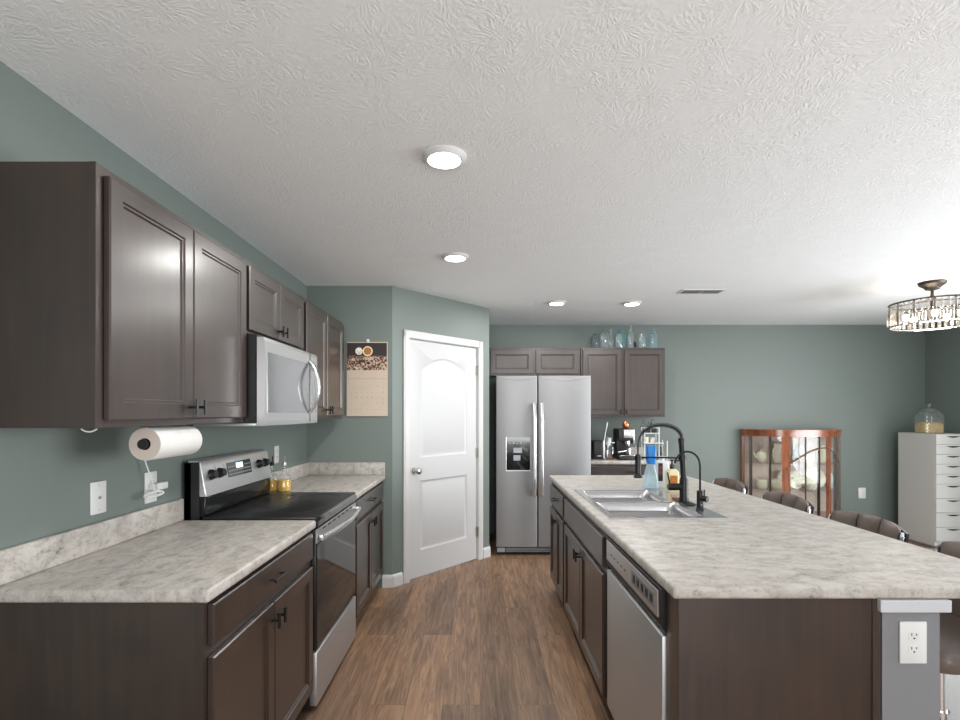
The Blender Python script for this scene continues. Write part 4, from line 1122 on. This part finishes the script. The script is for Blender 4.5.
def post(t_i, wdt, name, m, z0=.27, z1=HC-.07):
    a = inward(FP, .0)[t_i]; b_ = inward(FP, .03)[t_i]
    tdir = (FP[min(t_i+1, NF)]-FP[max(t_i-1, 0)]).normalized()*wdt/2
    bm = BM(); prism_z(bm, [tuple(a-tdir), tuple(a+tdir), tuple(b_+tdir), tuple(b_-tdir)], z0, z1); return link(name, bm, m, r, smooth=False)
post(0, .045, 'corner_stile', M['mahog']); post(NF, .02, 'corner_stile', M['mahog'])
iL, iR = 24, 38
post(iL, .075, 'door_stile', M['mahog']); post(iR, .018, 'door_stile', M['mahog'])
for i in (9, 17): post(i, .006, 'muntin', M['bronze'])
for i in (30, 34): post(i, .006, 'muntin', M['bronze'])
for i in (43, 48, 54): post(i, .008, 'muntin', M['bronze'])
strip(0, iL, .27, HC-.07, .004, 'glass', 'left_glass', r, .010)
gdoor = strip(iL, iR, .27, HC-.07, .004, 'glass', 'door_glass', r, .010)
strip(iR, NF, .27, HC-.07, .004, 'glass', 'right_glass', r, .010)
# arched applied moulding crossing the door and right pane
bm = BM(); P = inward(FP, -.004); pts = []
for i in range(iL+1, 47):
    t = (i-iL-1)/(46-iL-1); z = .86+.17*math.sin(PI*min(1, t*1.02))**1.3 if t < .98 else .86
    pts.append((P[i].x, P[i].y, z))
tube(bm, pts, .006, 6); link('arched_moulding', bm, M['woodbr'], r)
bm = BM(); p = P[iL]; cyl(bm, (p.x+.02, p.y-.004, .80), (p.x+.02, p.y-.022, .80), .009, n=12); link('door_knob', bm, M['bronze'], r)
for z in (.55, .845):
    bm = BM(); prism_z(bm, outline(inward(FP, .035)), z, z+.008); link('shelf', bm, M['glass'] if z > .6 else M['glass'], r)
def china(name, label, cat, x, y, z, prof, m, handle=None, spout=None, knob=None):
    rr = thing(name, label, cat, (CX0+x, BY-.02+y, z))
    bm = BM(); lathe(bm, prof, n=24); b0 = link('ceramic_body', bm, M[m], rr)
    if handle:
        s, z0, z1, ex = handle; bm = BM(); R0 = max(q[0] for q in prof)*.92
        tube(bm, bez((s*R0, 0, z0), (s*(R0+ex), 0, z0), (s*(R0+ex), 0, z1), (s*R0*.95, 0, z1), 10), .006, 8); link('handle', bm, M[m], rr)
    if spout:
        s, z0, z1, ex = spout; R0 = max(q[0] for q in prof)*.85
        bm = BM(); tube(bm, bez((s*R0, 0, z0), (s*(R0+ex*.6), 0, z0), (s*(R0+ex*.6), 0, z1), (s*(R0+ex), 0, z1), 8), [.014-.001*i for i in range(9)], 8); link('spout', bm, M[m], rr)
    if knob: bm = BM(); sphere(bm, (0, 0, knob), .012, n=12); link('lid_knob', bm, M[m], rr)
T1, T2 = .854, .559
china('teapot', 'cream ceramic teapot at the left of the china cabinet upper shelf', 'teapot', .155, -.15, T1, [(.035, 0), (.055, .03), (.062, .065), (.045, .11), (.022, .125)], 'cream', (1, .03, .09, .022), (-1, .05, .11, .04), .133)
china('pitcher', 'tall cream jug with handle on the upper shelf beside the teapot', 'jug', .315, -.235, T1, [(.06, 0), (.068, .02), (.07, .16), (.06, .19), (.064, .215)], 'cream', (-1, .05, .16, .022))
china('pitcher', 'pale flower printed jug on the upper shelf beside the door stile', 'jug', .43, -.10, T1, [(.055, 0), (.065, .03), (.066, .15), (.05, .19), (.058, .22)], 'flowerp', (1, .05, .16, .035))
china('vase', 'pale blue ceramic vase on the upper shelf behind the door glass', 'vase', .60, -.13, T1, [(.04, 0), (.06, .04), (.065, .1), (.04, .16), (.045, .19)], 'paleblue')
china('teapot', 'flower printed teapot on the upper shelf behind the door glass', 'teapot', .58, -.27, T1, [(.035, 0), (.06, .03), (.066, .06), (.045, .09), (.02, .10)], 'flowerp', (1, .02, .08, .035), (-1, .03, .09, .04), .108)
china('vase', 'cream vase on the upper shelf at the right curved end', 'vase', .80, -.2, T1, [(.04, 0), (.06, .05), (.06, .12), (.035, .17), (.04, .2)], 'cream')
china('vase', 'pale blue vase at the far right of the upper shelf', 'vase', .96, -.12, T1, [(.035, 0), (.05, .05), (.05, .1), (.03, .14), (.034, .17)], 'paleblue')
china('bowl', 'small cream sugar bowl at the left of the lower shelf', 'bowl', .15, -.17, T2, [(.045, 0), (.06, .03), (.06, .09), (.055, .10)], 'cream')
china('casserole_dish', 'round cream lidded dish on the lower shelf beside the door stile', 'dish', .33, -.19, T2, [(.07, 0), (.09, .03), (.09, .08), (.07, .10), (.03, .115)], 'cream', None, None, .123)
china('vase', 'flower printed vase on the lower shelf behind the lidded dish', 'vase', .42, -.08, T2, [(.03, 0), (.05, .06), (.045, .14), (.025, .17), (.03, .19)], 'flowerp')
def plate_st(label, x, y, z, R_, m):
    rr = thing('display_plate', label, 'plate', (CX0+x, BY-.02+y, z))
    bm = BM(); R = []
    for q, yy in ((.3, .004), (.62, .004), (.95, -.012), (1.0, -.012), (1.0, -.006), (.62, .012), (.3, .012)):
        R.append([(R_*q*math.cos(2*PI*i/32), yy+.02*math.sin(2*PI*i/32), R_+R_*q*math.sin(2*PI*i/32)) for i in range(32)])
    ring_faces(bm, R); link('plate_rim', bm, M[m], rr)
    bm = BM(); cyl(bm, (0, .001, R_), (0, .004, R_), R_*.31, n=24); link('plate_center', bm, M['cream'], rr)
    bm = BM()
    for s in (-1, 1): tube(bm, [(s*.03, -.03, .004), (s*.03, .01, .004), (s*.02, .035, .1)], .003, 6)
    link('stand', bm, M['bronze'], rr)
plate_st('upright flower printed plate on the lower shelf left of the door glass', .515, -.19, T2, .10, 'flowerp')
plate_st('upright cream plate on the lower shelf behind the door glass, at right', .76, -.15, T2, .115, 'cream')
china('bowl', 'flower printed bowl on the lower shelf in front of the plates', 'bowl', .62, -.29, T2, [(.035, 0), (.055, .02), (.07, .06), (.066, .065)], 'flowerp')
china('vase', 'pale blue jug on the lower shelf at the right curved end', 'jug', .93, -.15, T2, [(.04, 0), (.055, .05), (.05, .13), (.035, .16), (.04, .18)], 'paleblue')

# ------------------------------------------------------------------ drawer tower
DX0, DX1, DY0, DY1, DZ = 4.76, 5.12, 5.27, 5.75, 1.19
r = thing('drawer_tower', 'tall white drawer tower of nine drawers by the right wall', 'drawer unit', (DX0, DY0, 0))
W = DX1-DX0; D_ = DY1-DY0
bm = BM(); box(bm, 0, W, .018, D_, .015, DZ, .0015, 1); box(bm, .02, W-.02, .05, D_-.02, 0, .02); link('case', bm, M['melamine'], r, smooth=False)
zt_ = DZ-.004
for i, hgt in enumerate([.104]*5+[.150]*4):
    z1 = zt_; z0 = zt_-hgt+.004; zt_ -= hgt
    z0 = max(z0, .02)
    # front with a crescent finger cut at the top
    n = 14; hw = .075; top = []
    for k in range(n+1):
        t = k/n; x = W/2-hw+2*hw*t; top.append((x, z1-.005-.016*math.sin(PI*t)))
    bm = BM(); box(bm, .002, W-.002, 0, .018, z0, z1, .0015, 1); dd = link('drawer', bm, M['melamine'], r, smooth=False)
    bm = BM(); P = [(W/2-hw, z1-.018)]+[(x, z-.013) for x, z in top]+[(W/2+hw, z1-.018)]
    ring_faces(bm, [[(x, y, z) for x, z in P] for y in (-.0012, .004)]); link('finger_slot', bm, M['blackp'], dd, smooth=False)
# cookie jar
r = thing('glass_jar', 'big clear glass jar of tan kibble on the white drawer tower', 'jar', (4.892, 5.50, DZ))
bm = BM(); R = []
for ins, z in ((.01, 0), (0, .008), (0, .19), (.02, .225), (.05, .24)):
    R.append([(x, y, z) for x, y in rrect(-.112+ins, .112-ins, -.085+ins, .085-ins, .04)])
ring_faces(bm, R, cap1=False); link('jar_body', bm, M['glassclear'], r)
bm = BM(); R = []
for ins, z in ((.012, .004), (.006, .01), (.006, .10), (.02, .115), (.05, .122)):
    R.append([(x, y, z) for x, y in rrect(-.112+ins, .112-ins, -.085+ins, .085-ins, .036)])
ring_faces(bm, R); link('kibble', bm, M['granola'], r)
bm = BM(); lathe(bm, [(.078, .238), (.082, .245), (.078, .255), (.05, .272), (.016, .277), (.012, .29), (.02, .305), (.016, .32), (.003, .324)], n=28); link('lid', bm, M['glassclear'], r)
